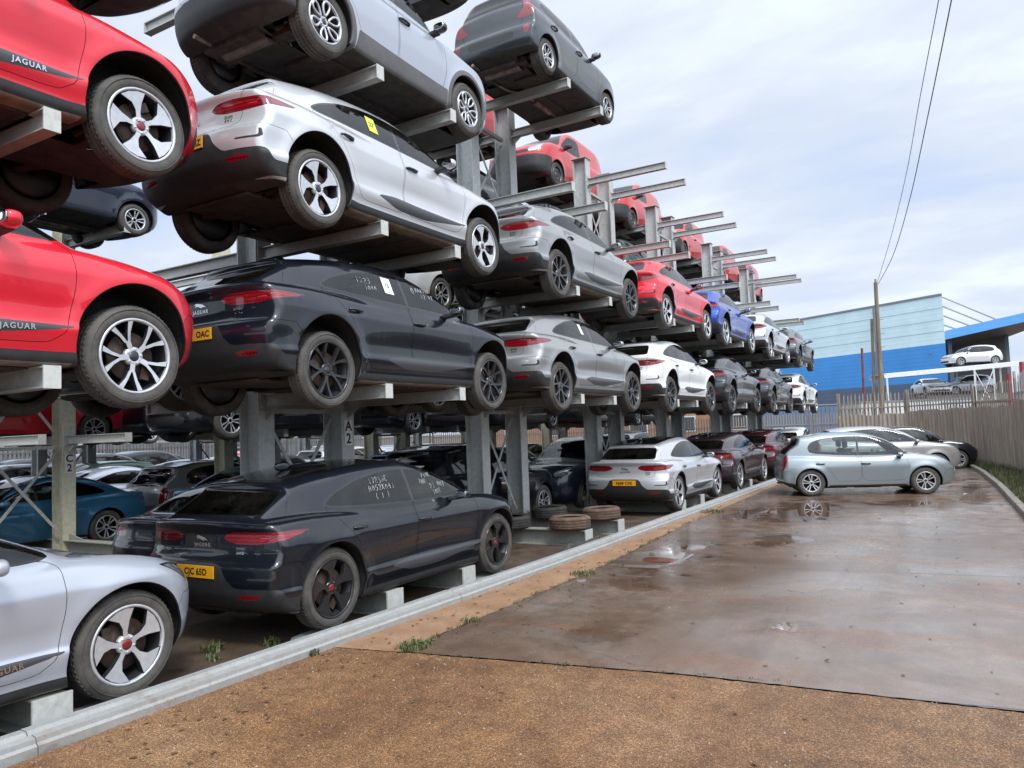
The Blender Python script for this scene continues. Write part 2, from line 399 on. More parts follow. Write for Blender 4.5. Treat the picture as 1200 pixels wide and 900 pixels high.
# the low electric crossover most of the rack is filled with
IP = dict(H=1.565, xf=2.345, xr=-2.345, wf=1.495, wr=-1.495, wz=.375, ra=.452, wy=.905, tr=.38, rim=.282,
  W=[(2.36, .80), (2.0, .905), (1.5, .937), (.9, .922), (0, .92), (-.8, .927), (-1.5, .945), (-2.0, .935), (-2.35, .90)],
  S=[(.15, .10), (.22, .062), (.31, .045), (.40, .022), (.455, .010), (.49, .026), (.56, .022), (.68, .006), (.80, .001), (.845, 0), (.875, .008), (.95, .036), (1.02, .064), (1.08, .088), (1.14, .12)],
  T=[(2.4, .70), (2.28, .775), (2.1, .865), (1.8, .94), (1.4, 1.0), (1.05, 1.045), (.5, 1.06), (-.5, 1.065), (-1.2, 1.105), (-1.7, 1.125), (-2.1, 1.11), (-2.35, 1.085)],
  Xf=[(.15, 2.05), (.24, 2.2), (.34, 2.30), (.48, 2.335), (.62, 2.345), (.75, 2.32), (.9, 2.24), (1.1, 2.1)],
  Xr=[(.15, -1.95), (.24, -2.12), (.34, -2.265), (.46, -2.325), (.6, -2.345), (.69, -2.34), (.75, -2.29), (.84, -2.262), (.96, -2.262), (1.04, -2.29), (1.12, -2.32)],
  zb=[(-2.35, .29), (-2.0, .23), (-1.6, .195), (0, .19), (1.6, .19), (2.3, .23)],
  R=[(1.2, 1.40), (.7, 1.49), (.2, 1.545), (-.3, 1.565), (-.9, 1.535), (-1.4, 1.475), (-1.8, 1.41), (-2.2, 1.33)],
  Gf=[(.8, 1.75), (1.0, 1.36), (1.1, 1.15), (1.3, .69), (1.48, .22), (1.6, -.1)],
  Gr=[(.85, -2.20), (1.0, -2.24), (1.07, -2.235), (1.15, -2.13), (1.27, -1.93), (1.34, -1.83), (1.38, -1.835), (1.43, -1.86), (1.5, -1.88)],
  Wg=[(1.2, .80), (.6, .855), (-.4, .868), (-1.1, .845), (-1.6, .775), (-2.0, .70), (-2.3, .64)],
  TB=[(.9, -.01), (1.05, .02), (1.2, .075), (1.35, .14), (1.5, .225), (1.6, .30)],
  crown=.055, rcrown=.075, cf=.50, cr=.17, pr=3, gcf=.22, gcr=.10, gbase=.95, r_f=.14, r_r=.055, r_sh=.07, sm_Xr=.012, r_join=.03,
  bulge=[(-1.55, .55, .94, .13, .022), (1.45, .5, .86, .12, .012), (.05, .85, .61, .12, -.024), (0, .95, .40, .06, .012)], tbulge=[(1.5, .5, .74, .14, .058)],
  dlo=[(1.10, 1.055), (.72, 1.235), (.34, 1.385), (-.1, 1.452), (-.5, 1.452), (-.95, 1.385), (-1.30, 1.27), (-1.47, 1.165), (-1.36, 1.125), (-.8, 1.09), (.1, 1.068)],
  pil=[-.16], ws=[(-.02, 1.075), (.60, 1.075), (.715, 1.10), (.665, 1.25), (.57, 1.44), (.50, 1.465), (-.02, 1.48)],
  rs=[(-.02, 1.115), (.60, 1.12), (.625, 1.14), (.575, 1.30), (.535, 1.352), (-.02, 1.365)],
  doors=[[(1.03, 1.05), (1.04, .75), (.98, .42), (.86, .335), (-.145, .335), (-.16, .7), (-.16, 1.12), (.5, 1.12)],
         [(-.175, 1.15), (-.175, .7), (-.16, .335), (-.86, .335), (-.96, .43), (-1.03, .62), (-1.20, .82), (-1.37, 1.0), (-1.46, 1.15), (-.8, 1.18)]],
  bonnet=[(1.30, -.02), (1.26, .55), (1.30, .72), (1.6, .755), (1.95, .68), (2.15, .45), (2.19, -.02)],
  roofp=[(.16, -.02), (.12, .45), (.0, .56), (-1.1, .545), (-1.66, .49), (-1.72, .40), (-1.72, -.02)],
  tailgate=[(-.02, .735), (.52, .735), (.63, .765), (.655, .86), (.645, 1.0), (.70, 1.07), (.655, 1.2), (.60, 1.40), (-.02, 1.43)],
  tl=[[(.36, .945), (.42, .905), (.55, .88), (.80, .878), (1.00, .895), (1.22, .925), (1.52, .985), (1.25, .998), (.95, .998), (.62, 1.0), (.44, .99)]],
  tlbar=[[(.50, .925), (.98, .932), (.98, .944), (.5, .937)], [(.52, .962), (.98, .966), (.98, .972), (.52, .968)]],
  hl=[[(.58, .735), (.66, .70), (.82, .69), (1.0, .71), (1.14, .755), (1.32, .835), (1.50, .915), (1.28, .905), (1.0, .865), (.72, .81)]],
  rear_black=[[(-.05, .24), (.6, .24), (1.0, .27), (1.40, .27), (1.38, .40), (1.17, .405), (1.10, .495), (.80, .50), (.52, .50), (.40, .585), (.33, .715), (-.05, .715)]],
  vent=[[(.66, .582), (.98, .575), (1.05, .60), (1.03, .662), (.99, .668), (.99, .61), (.94, .598), (.70, .602)]],
  reflector=[[(.56, .395), (.84, .40), (.86, .445), (.57, .445)]],
  front_black=[[(-.02, .42), (.45, .42), (.56, .5), (.48, .66), (-.02, .70)], [(.66, .33), (.80, .33), (.80, .5), (.70, .45)], [(-.02, .24), (.7, .24), (.7, .29), (-.02, .29)]],
  sill=[[(1.12, .2), (1.12, .285), (-1.1, .285), (-1.1, .2)]],
  strip=[[(1.03, .452), (.9, .43), (.2, .345), (-.30, .355), (-.66, .445), (-.34, .492), (.1, .478), (1.02, .466)]],
  rb=[(-1.88, .22), (-1.86, .60), (-1.95, .715), (-2.5, .715), (-2.5, .2)], fb=[(1.86, .2), (1.88, .55), (1.97, .66), (2.5, .66), (2.5, .2)],
  mirror=(.56, .94, 1.11), handles=[(.06, .875), (-1.02, .915)], plate_r=(.60, .64), seats=(-.05, .62), under=(.30, .26, .21))
IP['flare'] = arch_flare(IP, .02, .09)

def gen(L, Wd, H, WB, tr, ov_f, zn, zc, xc, xt, xrt, belt, belt_r, tail, **kw):
    """a car body from its key points: ov_f front overhang, zn/zc bonnet heights, xc cowl, xt top of the windscreen, xrt rear end of the
    roof, belt/belt_r window sill heights, tail = [(z, x offset from the tail end)]"""
    wf, wr = WB / 2, -WB / 2; xf = wf + ov_f; xr = xf - L; hw = Wd / 2
    sp = dict(H=H, xf=xf, xr=xr, wf=wf, wr=wr, wz=tr - .005, ra=tr + .05, wy=hw - .03, tr=tr, rim=tr * .67)
    sp['W'] = [(xf, hw * .84), (wf + .35, hw * .965), (wf, hw * .985), (0, hw * .978), (wr, hw), (xr + .35, hw * .97), (xr, hw * .90)]
    sp['S'] = [(.15, .10), (.24, .05), (.34, .03), (.5, .012), (.66, 0), (belt - .16, .006), (belt - .06, .028), (belt + .02, .06), (belt + .1, .1)]
    sp['T'] = [(xf + .05, zn - .1), (xf - .1, zn), (xf - .35, zn + (zc - zn) * .45), (xc + .3, zc - .04), (xc, zc + .005), (xc - .5, belt + .02), (0, belt + .02), (wr, belt_r + .02), (xr + .4, belt_r + .03), (xr, belt_r + .02)]
    sp['Xf'] = [(.15, xf - .22), (.26, xf - .06), (.42, xf), (.58, xf), (zn - .08, xf - .05), (zn + .1, xf - .2)]
    sp['Xr'] = [(z, xr + dx) for z, dx in tail]
    sp['zb'] = [(xr, .30), (xr + .4, .22), (0, .19), (xf - .4, .19), (xf, .22)]
    sp['R'] = [(xc, H - .16), (xt, H - .045), (xt - .6, H), ((xt + xrt) / 2 - .2, H - .004), (xrt + .3, H - .05), (xrt, H - .09), (xrt - .4, H - .16)]
    sp['Gf'] = [(zc - .25, xc + (xc - xt) * .55), (zc, xc), ((zc + H) / 2, (xc + xt) / 2 + .04), (H - .06, xt), (H + .05, xt - .25)]
    sp['Gr'] = [(belt_r - .2, xr + .10), (belt_r - .05, xr + .09), (belt_r + .06, xr + .11), (H - .25, xrt - .05), (H - .1, xrt), (H, xrt - .02)]
    sp['Wg'] = [(xc, hw - .10), (xc - .7, hw - .075), (0, hw - .07), (wr, hw - .085), (xr + .2, hw - .14)]
    sp['TB'] = [(belt - .1, -.01), (belt, .01), ((belt + H) / 2, .085), (H - .08, .18), (H, .24)]
    sp.update(crown=.06, rcrown=.07, cf=.42, cr=.22, pr=3, gcf=.2, gcr=.10, gbase=belt - .12, r_f=.15, r_r=.08, r_sh=.07, sm_Xr=.015, r_g=.1)
    t = H - .115
    sp['dlo'] = [(xc - .12, belt + .035), ((xc + xt) / 2 - .08, (belt + t) / 2 + .03), (xt - .05, t), (xt - .5, t + .012), ((xt + xrt) / 2, t + .005), (xrt + .35, t - .05), (xrt + .12, t - .12), (xrt + .1, belt_r + .07), (xrt + .3, belt_r + .045), (0, belt + .05)]
    g1 = hw - .15; g2 = hw - .30
    sp['ws'] = [(-.02, zc + .03), (g1 - .03, zc + .02), (g1, zc + .06), (g2, H - .12), (g2 - .08, H - .095), (-.02, H - .08)]
    sp['rs'] = [(-.02, belt_r + .06), (g1 - .1, belt_r + .06), (g1 - .07, belt_r + .1), (g2 - .06, H - .16), (g2 - .12, H - .13), (-.02, H - .125)]
    b = -.12
    sp['pil'] = [b]
    sp['doors'] = [[(xc - .1, belt), (xc - .06, .65), (xc - .12, .40), (xc - .22, .34), (b + .008, .34), (b + .008, belt + .08), (xc - .5, belt + .07)],
                   [(b - .008, belt + .08), (b - .008, .34), (wr + .60, .34), (wr + .52, .45), (wr + .40, .66), (wr + .12, .82), (wr + .02, belt_r + .06)]]
    sp['bonnet'] = [(xc + .16, -.02), (xc + .08, hw * .6), (xc + .14, hw * .78), (wf + .1, hw * .8), (xf - .3, hw * .7), (xf - .2, -.02)]
    sp['tailgate'] = [(-.02, .62), (hw * .64, .62), (hw * .70, .70), (hw * .70, belt_r), (hw - .24, H - .14), (hw - .34, H - .06), (-.02, H - .04)]
    sp['tl'] = [[(hw - .2, belt_r - .32), (hw + .02, belt_r - .32), (hw + .10, belt_r - .05), (hw - .02, belt_r + .06), (hw - .14, belt_r - .04)]]
    sp['hl'] = [[(hw * .58, zn - .19), (hw * .95, zn - .16), (hw + .16, zn - .03), (hw + .36, zn + .08), (hw + .05, zn + .02), (hw * .6, zn - .06)]]
    sp['rear_black'] = [[(-.05, .22), (hw, .22), (hw + .3, .24), (hw + .3, .30), (hw * .8, .36), (-.05, .36)]]
    sp['front_black'] = [[(-.02, .27), (hw * .55, .27), (hw * .62, .42), (-.02, .46)], [(-.02, zn - .17), (hw * .5, zn - .16), (hw * .5, zn - .07), (-.02, zn - .05)]]
    sp['reflector'] = []; sp['vent'] = []; sp['strip'] = []; sp['tlbar'] = []
    sp['sill'] = [[(wf - .4, .18), (wf - .4, .25), (wr + .4, .25), (wr + .4, .18)]]
    sp['rb'] = [(wr - .38, .2), (wr - .38, .5), (wr - .45, .6), (xr - .2, .6), (xr - .2, .2)]; sp['fb'] = [(wf + .38, .2), (wf + .38, .45), (wf + .5, zn - .2), (xf + .2, zn - .2), (xf + .2, .2)]
    sp['mirror'] = (xc - .25, hw - .05, belt + .07); sp['handles'] = [(b + .2, belt - .14), (wr + .32, belt - .12)]
    sp['plate_r'] = (.52, .58); sp['seats'] = (-.1, .6); sp['under'] = (.06, .058, .055)
    sp['flare'] = arch_flare(sp, .02, .08); sp['bulge'] = []; sp['tbulge'] = []
    for k, v in kw.items(): sp[k] = v(sp) if callable(v) else v
    return sp
# small five-door hatchback seen side-on at the end of the yard
HATCH = gen(4.0, 1.74, 1.50, 2.51, .312, .80, .77, .99, .98, .22, -1.50, .885, .945,
  [(.2, .10), (.3, .03), (.45, 0), (.6, .0), (.72, .03), (.9, .06), (1.05, .10)])
HATCH['TB'] = [(.785, -.01), (.885, .01), (1.2, .065), (1.42, .15), (1.5, .21)]; HATCH['r_g'] = .075; HATCH['cr'] = .16
HATCH['dlo'] = [(1.05, .94), (.72, 1.14), (.34, 1.34), (0, 1.395), (-.5, 1.40), (-.98, 1.355), (-1.22, 1.275), (-1.30, 1.14), (-1.24, 1.01), (-.6, .955), (.2, .93)]
HATCH['pil'] = [-.17]
# tiny city car high on the rack, seen from behind and below
CITY = gen(3.6, 1.6, 1.485, 2.4, .285, .66, .80, 1.0, .84, .10, -1.50, .95, 1.02,
  [(.2, .12), (.3, .04), (.45, 0), (.58, .0), (.68, .05), (.9, .07), (1.08, .10)])
CITY['dlo'] = [(.9, .985), (.6, 1.14), (.22, 1.31), (-.2, 1.36), (-.7, 1.35), (-1.08, 1.29), (-1.22, 1.19), (-1.2, 1.09), (-.6, 1.03), (.2, .995)]
CITY['cr'] = .13; CITY['r_r'] = .05; CITY['W'][-1] = (CITY['xr'], .775); CITY['W'][-2] = (CITY['xr'] + .35, .79)
CITY['tl'] = [[(.50, .80), (.66, .77), (.84, .79), (.93, .9), (.90, 1.06), (.84, 1.24), (.66, 1.22), (.70, 1.06), (.64, .9)], [(.62, .49), (.74, .49), (.76, .64), (.70, .66), (.62, .60)]]
CITY['rear_black'] = [[(-.05, .22), (1.0, .22), (1.0, .28), (-.05, .30)], [(-.05, .44), (.42, .45), (.46, .52), (.40, .585), (-.05, .59)]]
# crossover with dark lower cladding
CROSS = gen(4.13, 1.79, 1.57, 2.60, .345, .86, .86, 1.06, .88, .12, -1.62, 1.02, 1.10,
  [(.2, .14), (.32, .04), (.48, 0), (.66, .0), (.78, .05), (.95, .07), (1.15, .10)], under=(.045, .043, .042))
CROSS['sill'] = [[(.86, .18), (.84, .40), (-.80, .44), (-.86, .18)]]; CROSS['ra'] = .39
CROSS['clad'] = .06; CROSS['rear_black'] = [[(-.05, .2), (.9, .2), (1.25, .24), (1.28, .50), (.82, .62), (-.05, .64)]]
# parcel van
VAN = gen(3.87, 1.69, 1.72, 2.513, .30, .80, .90, 1.12, 1.02, .30, -1.80, 1.05, 1.05,
  [(.2, .10), (.32, .02), (.5, 0), (.7, .01), (1.0, .02), (1.4, .05), (1.7, .12)])
VAN['Gr'] = [(.8, -1.79), (1.1, -1.78), (1.4, -1.75), (1.65, -1.68), (1.75, -1.62)]
VAN['R'] = [(1.02, 1.56), (.3, 1.67), (-.3, 1.72), (-1.0, 1.71), (-1.5, 1.67), (-1.9, 1.62)]
VAN['dlo'] = [(.92, 1.08), (.7, 1.3), (.42, 1.5), (.05, 1.545), (-.13, 1.54), (-.16, 1.3), (-.16, 1.09), (.3, 1.06)]
VAN['TB'] = [(.9, -.01), (1.05, .01), (1.3, .04), (1.55, .085), (1.66, .14), (1.74, .22)]; VAN['r_g'] = .07; VAN['rcrown'] = .04; VAN['gcf'] = .16; VAN['r_gf'] = .07
VAN['pil'] = []; VAN['rs'] = []
VAN['doors'] = [VAN['doors'][0]]
VAN['front_black'] = [[(-.02, .22), (.86, .22), (.88, .62), (.6, .66), (-.02, .64)], [(-.02, .70), (.5, .71), (.45, .80), (-.02, .80)]]
VAN['fblack_wrap'] = [[(.4, .22), (1.30, .22), (1.26, .50), (.95, .64), (.4, .66)]]
# low saloon / coupe
SALOON = gen(4.64, 1.84, 1.40, 2.81, .335, .82, .72, .94, .72, -.12, -1.55, .90, .97,
  [(.2, .16), (.3, .05), (.45, .0), (.62, .0), (.75, .04), (.9, .06), (1.0, .04)])
SALOON['R'] = [(.72, 1.24), (-.12, 1.36), (-.6, 1.40), (-1.0, 1.36), (-1.5, 1.22), (-1.9, 1.06), (-2.3, .98)]
SALOON['Gr'] = [(.8, -2.15), (.97, -2.0), (1.1, -1.75), (1.25, -1.45), (1.4, -1.1)]
SALOON['dlo'] = [(.62, .945), (.3, 1.09), (-.1, 1.245), (-.5, 1.29), (-.9, 1.25), (-1.25, 1.13), (-1.45, 1.03), (-1.35, .99), (-.5, .965)]
SALOON['rs'] = [(-.02, 1.02), (.6, 1.02), (.62, 1.05), (.5, 1.27), (-.02, 1.29)]
SALOON['tailgate'] = [(-.02, .6), (.55, .6), (.62, .7), (.62, 1.0), (.6, 1.06), (-.02, 1.06)]
SALOON['tl'] = [[(.45, .77), (.85, .76), (1.1, .80), (1.12, .86), (.8, .90), (.5, .88)]]
# tall sport utility / estate
SUV = gen(4.75, 1.90, 1.70, 2.88, .37, .86, .98, 1.16, .82, .02, -1.78, 1.10, 1.16,
  [(.2, .16), (.32, .04), (.5, 0), (.7, .0), (.85, .04), (1.05, .08), (1.2, .12)])
SUV['front_black'] = [[(-.02, .30), (.5, .30), (.6, .48), (-.02, .50)], [(.06, .70), (.36, .70), (.40, .78), (.36, .92), (.1, .94), (.06, .84)], [(.62, .42), (.84, .44), (.82, .58), (.64, .55)]]
# ------------------------------------------------------------------ wheels
def tyre_mesh(R, rim, w=.225, detail=True):
    h = w / 2; pr = [(rim - .012, -h * .80), (rim + .01, -h * .93), (rim + (R - rim) * .45, -h), (R - .03, -h * .93), (R - .010, -h * .78), (R, -h * .62)]
    if detail:
        for g in (-.42, 0., .42):
            c = g * h
            pr += [(R + .001, c - .009), (R - .011, c - .006), (R - .011, c + .006), (R + .001, c + .009)]
    pr += [(R, h * .62), (R - .010, h * .78), (R - .03, h * .93), (rim + (R - rim) * .45, h), (rim + .01, h * .93), (rim - .012, h * .80)]
    mb = MB().lathe(pr, 72 if detail else 28)
    if detail:   # lateral tread blocks cut as raised bars, plus sidewall ring
        for k in range(60):
            t = 2 * PI * k / 60
            for c0, c1 in ((-.60, -.47), (-.37, -.05), (.05, .37), (.47, .60)):
                a = Vector((math.cos(t) * (R + .0015), c0 * h, math.sin(t) * (R + .0015))); b = Vector((math.cos(t + .03) * (R + .0015), c1 * h, math.sin(t + .03) * (R + .0015)))
                mb.bar(a, b, .022, .004, up=(math.cos(t), 0, math.sin(t)))
        mb.lathe([(rim + (R - rim) * .62, h - .002), (rim + (R - rim) * .66, h + .003), (rim + (R - rim) * .70, h - .004)], 60)
    return mb.mesh('tyre')
def polar(r, deg, off=0): t = math.radians(deg); return (r * math.cos(t), r * math.sin(t))
def spoke_prism(mb, pts, y_out, y_in, th=.035, back=None):
    """spoke outline given in (r, degrees); the face dishes from y_out at the rim to y_in at the hub"""
    n = len(pts); F_ = lambda r: y_in + (y_out - y_in) * min(1, (r / .25)) ** 1.5
    c = [polar(r, a) for r, a in pts]; ys_ = [F_(r) for r, a in pts]
    V = [(p[0], y, p[1]) for p, y in zip(c, ys_)]
    cx, cz = sum(p[0] for p in c) / n, sum(p[1] for p in c) / n
    V += [(cx + (p[0] - cx) * 1.06, y - th, cz + (p[1] - cz) * 1.06) for p, y in zip(c, ys_)]
    Fs = [tuple(range(n))[::-1], tuple(range(n, 2 * n))] + [(i, (i + 1) % n, (i + 1) % n + n, i + n) for i in range(n)]
    if back is None: mb.add(V, Fs)
    else:   # machined face on a darker cast spoke
        back.add(V, Fs); W_ = [(cx + (x - cx) * .90, y + .0012, cz + (z - cz) * .955) for x, y, z in V[:n]]
        mb.add(W_ + [(x, y - .004, z) for x, y, z in W_], Fs)
def rim_mesh(kind, R, detail=True):
    """face towards +y; R = outer radius. Returns (rim, barrel) meshes"""
    k = R / .262; f = MB(); bk = MB(); n = 60 if detail else 24
    f.lathe([(R + .004, -.004), (R + .002, .008), (R - .008, .012), (R - .018, .006), (R - .020, -.02)], n)
    yo, yi = .004, -.022
    S = lambda pts: [(r * k, a) for r, a in pts]
    if kind == 'blade':
        for i in range(5):
            a = 72 * i + 14
            spoke_prism(f, S([(.045, a - 30), (.048, a + 22), (.085, a + 11), (.16, a + 12.5), (.247, a + 17), (.248, a + 3), (.248, a - 14), (.247, a - 31), (.17, a - 15), (.11, a - 10), (.075, a - 15)]), yo, yi, back=bk)
    elif kind == 'split':
        for i in range(5):
            a = 72 * i + 18
            spoke_prism(f, S([(.045, a - 24), (.045, a + 24), (.118, a + 10), (.118, a - 10)]), yo, yi, back=bk)
            for s_ in (-1, 1):
                q = [(.105, a + s_ * 11), (.105, a - s_ * .5), (.17, a + s_ * 7.5), (.247, a + s_ * 13), (.247, a + s_ * 22), (.17, a + s_ * 15.5)]
                spoke_prism(f, S(q if s_ > 0 else q[::-1]), yo, yi, back=bk)
    elif kind == 'petal':
        for i in range(6):
            a = math.radians(60 * i + 12); c = Vector((math.cos(a), 0, math.sin(a))); t_ = Vector((-math.sin(a), 0, math.cos(a)))
            pts = []
            for q in range(17):
                u = 2 * PI * q / 16; rr = .158 + .082 * math.cos(u); ww = (.046 + .022 * math.cos(u)) * math.sin(u)
                pts.append((c * rr + t_ * ww) * k + Vector((0, -.016 + .02 * (rr / .24) ** 2, 0)))
            f.tube(pts, .0145 * k, 7, cap=False)
    elif kind == 'steel':
        f.lathe([(R - .02, -.02), (R * .8, -.03), (R * .62, -.005), (R * .42, -.012), (R * .25, -.03), (.02, -.03)], n)
    else:   # twin: five pairs of straight spokes
        for i in range(5):
            a = 72 * i + 18
            for s_ in (-1, 1):
                q = [(.05, a + s_ * 22), (.06, a + s_ * 3), (.247, a + s_ * 7), (.247, a + s_ * 16)]
                spoke_prism(f, S(q if s_ > 0 else q[::-1]), yo, yi, back=bk)
    f.lathe([(.068 * k, -.05), (.066 * k, yi + .002), (.052 * k, yi + .006), (.036 * k, yi + .004)], 30 if detail else 14)
    for i in range(5):
        p = polar(.05 * k, 72 * i + 54); f.lathe([(.001, yi + .012), (.008, yi + .012), (.009, yi)], 8, c=(p[0], 0, p[1]))
    b = bk; b.lathe([(R - .006, -.004), (R - .022, -.02), (R - .03, -.16), (R - .05, -.2), (.06, -.205)], n)
    d = MB(); d.lathe([(.02, -.07), (.17 * k, -.07), (.172 * k, -.085), (.02, -.085)], 36 if detail else 16)
    d.box((.12 * k, -.075, .07 * k), (.07, .05, .15))
    cap = MB(); cap.lathe([(.0005, yi + .010), (.018 * k, yi + .009), (.030 * k, yi + .006), (.036 * k, yi - .002)], 24)
    return dict(rim=f.mesh('rim'), barrel=b.mesh('wheel_barrel'), disc=d.mesh('brake_disc'), cap=cap.mesh('wheel_cap'))
WHEEL_CACHE = {}
def wheel_parts(kind, tr, rim, detail, tw=.225):
    key = (kind, round(tr, 3), round(rim, 3), detail)
    if key not in WHEEL_CACHE:
        d = rim_mesh(kind, rim, detail); tk = ('t', round(tr, 3), round(rim, 3), detail)
        if tk not in WHEEL_CACHE: WHEEL_CACHE[tk] = tyre_mesh(tr, rim, tw, detail)
        d['tyre'] = WHEEL_CACHE[tk]; WHEEL_CACHE[key] = d
    return WHEEL_CACHE[key]
# ------------------------------------------------------------------ one prototype per body: list of (path, mesh, role, side)
def full(poly, n=2, k=.15):
    """half outline (y >= 0) mirrored about the centre line, corners rounded; first/last points with y < 0 only close the half"""
    h = [p for p in poly if p[0] >= 0]
    return chaikin(h + [(-a, b) for a, b in h[::-1] if a > 1e-6], n, k)
def fullx(poly, n=2, k=.15):
    h = [p for p in poly if p[1] >= 0]
    return chaikin(h + [(a, -b) for a, b in h[::-1] if b > 1e-6], n, k)
def superell(c, d, p=2.6, n=20, m=12):
    mb = MB(); V = []; sg = lambda v, e: math.copysign(abs(v) ** e, v)
    e = 2 / p
    for i in range(m + 1):
        ph = -PI / 2 + PI * i / m
        for j in range(n):
            t = 2 * PI * j / n
            V.append((c[0] + d[0] * sg(math.cos(ph), e) * sg(math.cos(t), e), c[1] + d[1] * sg(math.cos(ph), e) * sg(math.sin(t), e), c[2] + d[2] * sg(math.sin(ph), e)))
    Fs = [(i * n + j, i * n + (j + 1) % n, (i + 1) * n + (j + 1) % n, (i + 1) * n + j) for i in range(m) for j in range(n)]
    return mb.add(V, Fs, True)
PROTO = {}
def make_proto(key, sp, h, detail=True):
    B = Body(sp); V, T = B.mesh(h); S = Shell(V, T); S.b = B
    X = lambda P: P[:, 0]; Y = lambda P: np.abs(P[:, 1]); Z = lambda P: P[:, 2]
    wr = lambda P: Y(P) + (X(P) - sp['xr']); wfr = lambda P: Y(P) + (sp['xf'] - X(P))
    for xw in (sp['wf'], sp['wr']):
        S.carve('body', lambda P, xw=xw: np.where(Y(P) > .35, np.hypot(X(P) - xw, Z(P) - sp['wz']) - sp['ra'], .1), None)
    dlo = chaikin(sp['dlo'], 2, .2)
    up = sp['dlo'][0][1] - .3
    S.carve('body', lambda P: np.where(Y(P) > .3, sdf(dlo, X(P), Z(P)), .08), 'window_trim')
    edges = [9] + sp['pil'] + [-9]
    wn = []
    for i in range(len(edges) - 1):
        a, b = edges[i], edges[i + 1]
        for sd, nm in ((1, 'l'), (-1, 'r')):
            n = f'window:{i}{nm}'; wn.append((n, i, nm))
            S.carve('window_trim', lambda P: np.maximum(np.maximum(sdf(dlo, X(P), Z(P)) + .016, np.maximum(X(P) - a + .022, b + .022 - X(P)).clip(-.08, .08)), (-sd * P[:, 1]).clip(-.08, .08)), n)
    scr = full(sp['ws'])
    S.carve('body', lambda P: np.where(X(P) > -.3, sdf(scr, P[:, 1], Z(P)), .08), 'screen_trim')
    S.carve('screen_trim', lambda P: sdf(scr, P[:, 1], Z(P)) + .012, 'windscreen')
    if sp['rs']:
        rsc = full(sp['rs'])
        S.carve('body', lambda P: np.where(X(P) < -.5, sdf(rsc, P[:, 1], Z(P)), .08), 'screen_trim')
        S.carve('screen_trim', lambda P: np.where(X(P) < -.5, sdf(rsc, P[:, 1], Z(P)) + .012, .08), 'rear_window')
    for nm, polys, cx in (('tail_light', sp['tl'], -1), ('headlight', sp['hl'], 1)):
        for pl in polys:
            q = chaikin(pl, 1, .12) if sp is IP else chaikin(pl, 2, .2)
            fn = (lambda P: np.where(X(P) < -.4, sdf(q, wr(P), Z(P)), .08)) if cx < 0 else (lambda P: np.where(X(P) > .4, sdf(q, wfr(P), Z(P)), .08))
            S.carve('body', fn, 'lamp_edge')
            for sd, s_ in ((1, 'l'), (-1, 'r')):
                S.carve('lamp_edge', lambda P: np.maximum(fn(P) + (.006 if cx < 0 else .010), (-sd * P[:, 1]).clip(-.08, .08)), f'{nm}:{s_}')
    for pl in sp['tlbar']:
        for s_ in 'lr': S.carve(f'tail_light:{s_}', lambda P: np.where(X(P) < -.4, sdf(pl, wr(P), Z(P)), .08), f'light_bar:{s_}')
    for pl in sp['reflector']:
        q = chaikin(pl, 1)
        for sd, s_ in ((1, 'l'), (-1, 'r')): S.carve('body', lambda P: np.maximum(np.where(X(P) < -.4, sdf(q, wr(P), Z(P)), .08), (-sd * P[:, 1]).clip(-.08, .08)), f'reflector:{s_}')
    for pl in sp['vent']:
        q = chaikin(pl, 1, .12); S.carve('body', lambda P: np.where(X(P) < -.4, sdf(q, wr(P), Z(P)), .08), 'bumper_vent')
    for pl in sp['rear_black']:
        q = chaikin(pl, 2, .15); S.carve('body', lambda P: np.where(X(P) < -.4, sdf(q, wr(P), Z(P)), .08), 'rear_valance')
    for pl in sp['front_black']:
        q = full(pl) if pl[0][0] < 0 else chaikin(pl, 2, .15); sy = 1 if pl[0][0] < 0 else 0; S.carve('body', lambda P: np.where(X(P) > sp['wf'] + .3, sdf(q, P[:, 1] if sy else Y(P), Z(P)), .08), 'grille')
    for pl in sp.get('fblack_wrap', ()):
        q = chaikin(pl, 2, .15); S.carve('body', lambda P: np.where(X(P) > .4, sdf(q, wfr(P), Z(P)), .08), 'grille')
    for pl in sp['strip']:
        q = chaikin(pl, 1, .12)
        for sd, s_ in ((1, 'l'), (-1, 'r')): S.carve('body', lambda P: np.maximum(np.where(Y(P) > .5, sdf(q, X(P), Z(P)), .08), (-sd * P[:, 1]).clip(-.08, .08)), f'side_strip:{s_}')
    if sp.get('clad'):
        for xw in (sp['wf'], sp['wr']):
            S.carve('body', lambda P, xw=xw: np.where(Y(P) > .5, (np.hypot(X(P) - xw, Z(P) - sp['wz']) - sp['ra'] - sp['clad']).clip(-.08, .08), .08), 'arch_cladding')
    for pl in sp['sill']: S.carve('body', lambda P: np.where(Y(P) > .4, sdf(pl, X(P), Z(P)), .08), 'sill')
    zb = lambda P: (Z(P) - B.zb(X(P)) - .02 - .0 * X(P)).clip(-.08, .08)
    S.carve('body', zb, 'underbody')
    for n_ in ('sill', 'rear_valance', 'grille'): S.carve(n_, zb, 'underbody')
    if sp is IP:
        S.carve('underbody', lambda P: (1.04 - np.abs(X(P))).clip(-.08, .08), 'undertray:0')
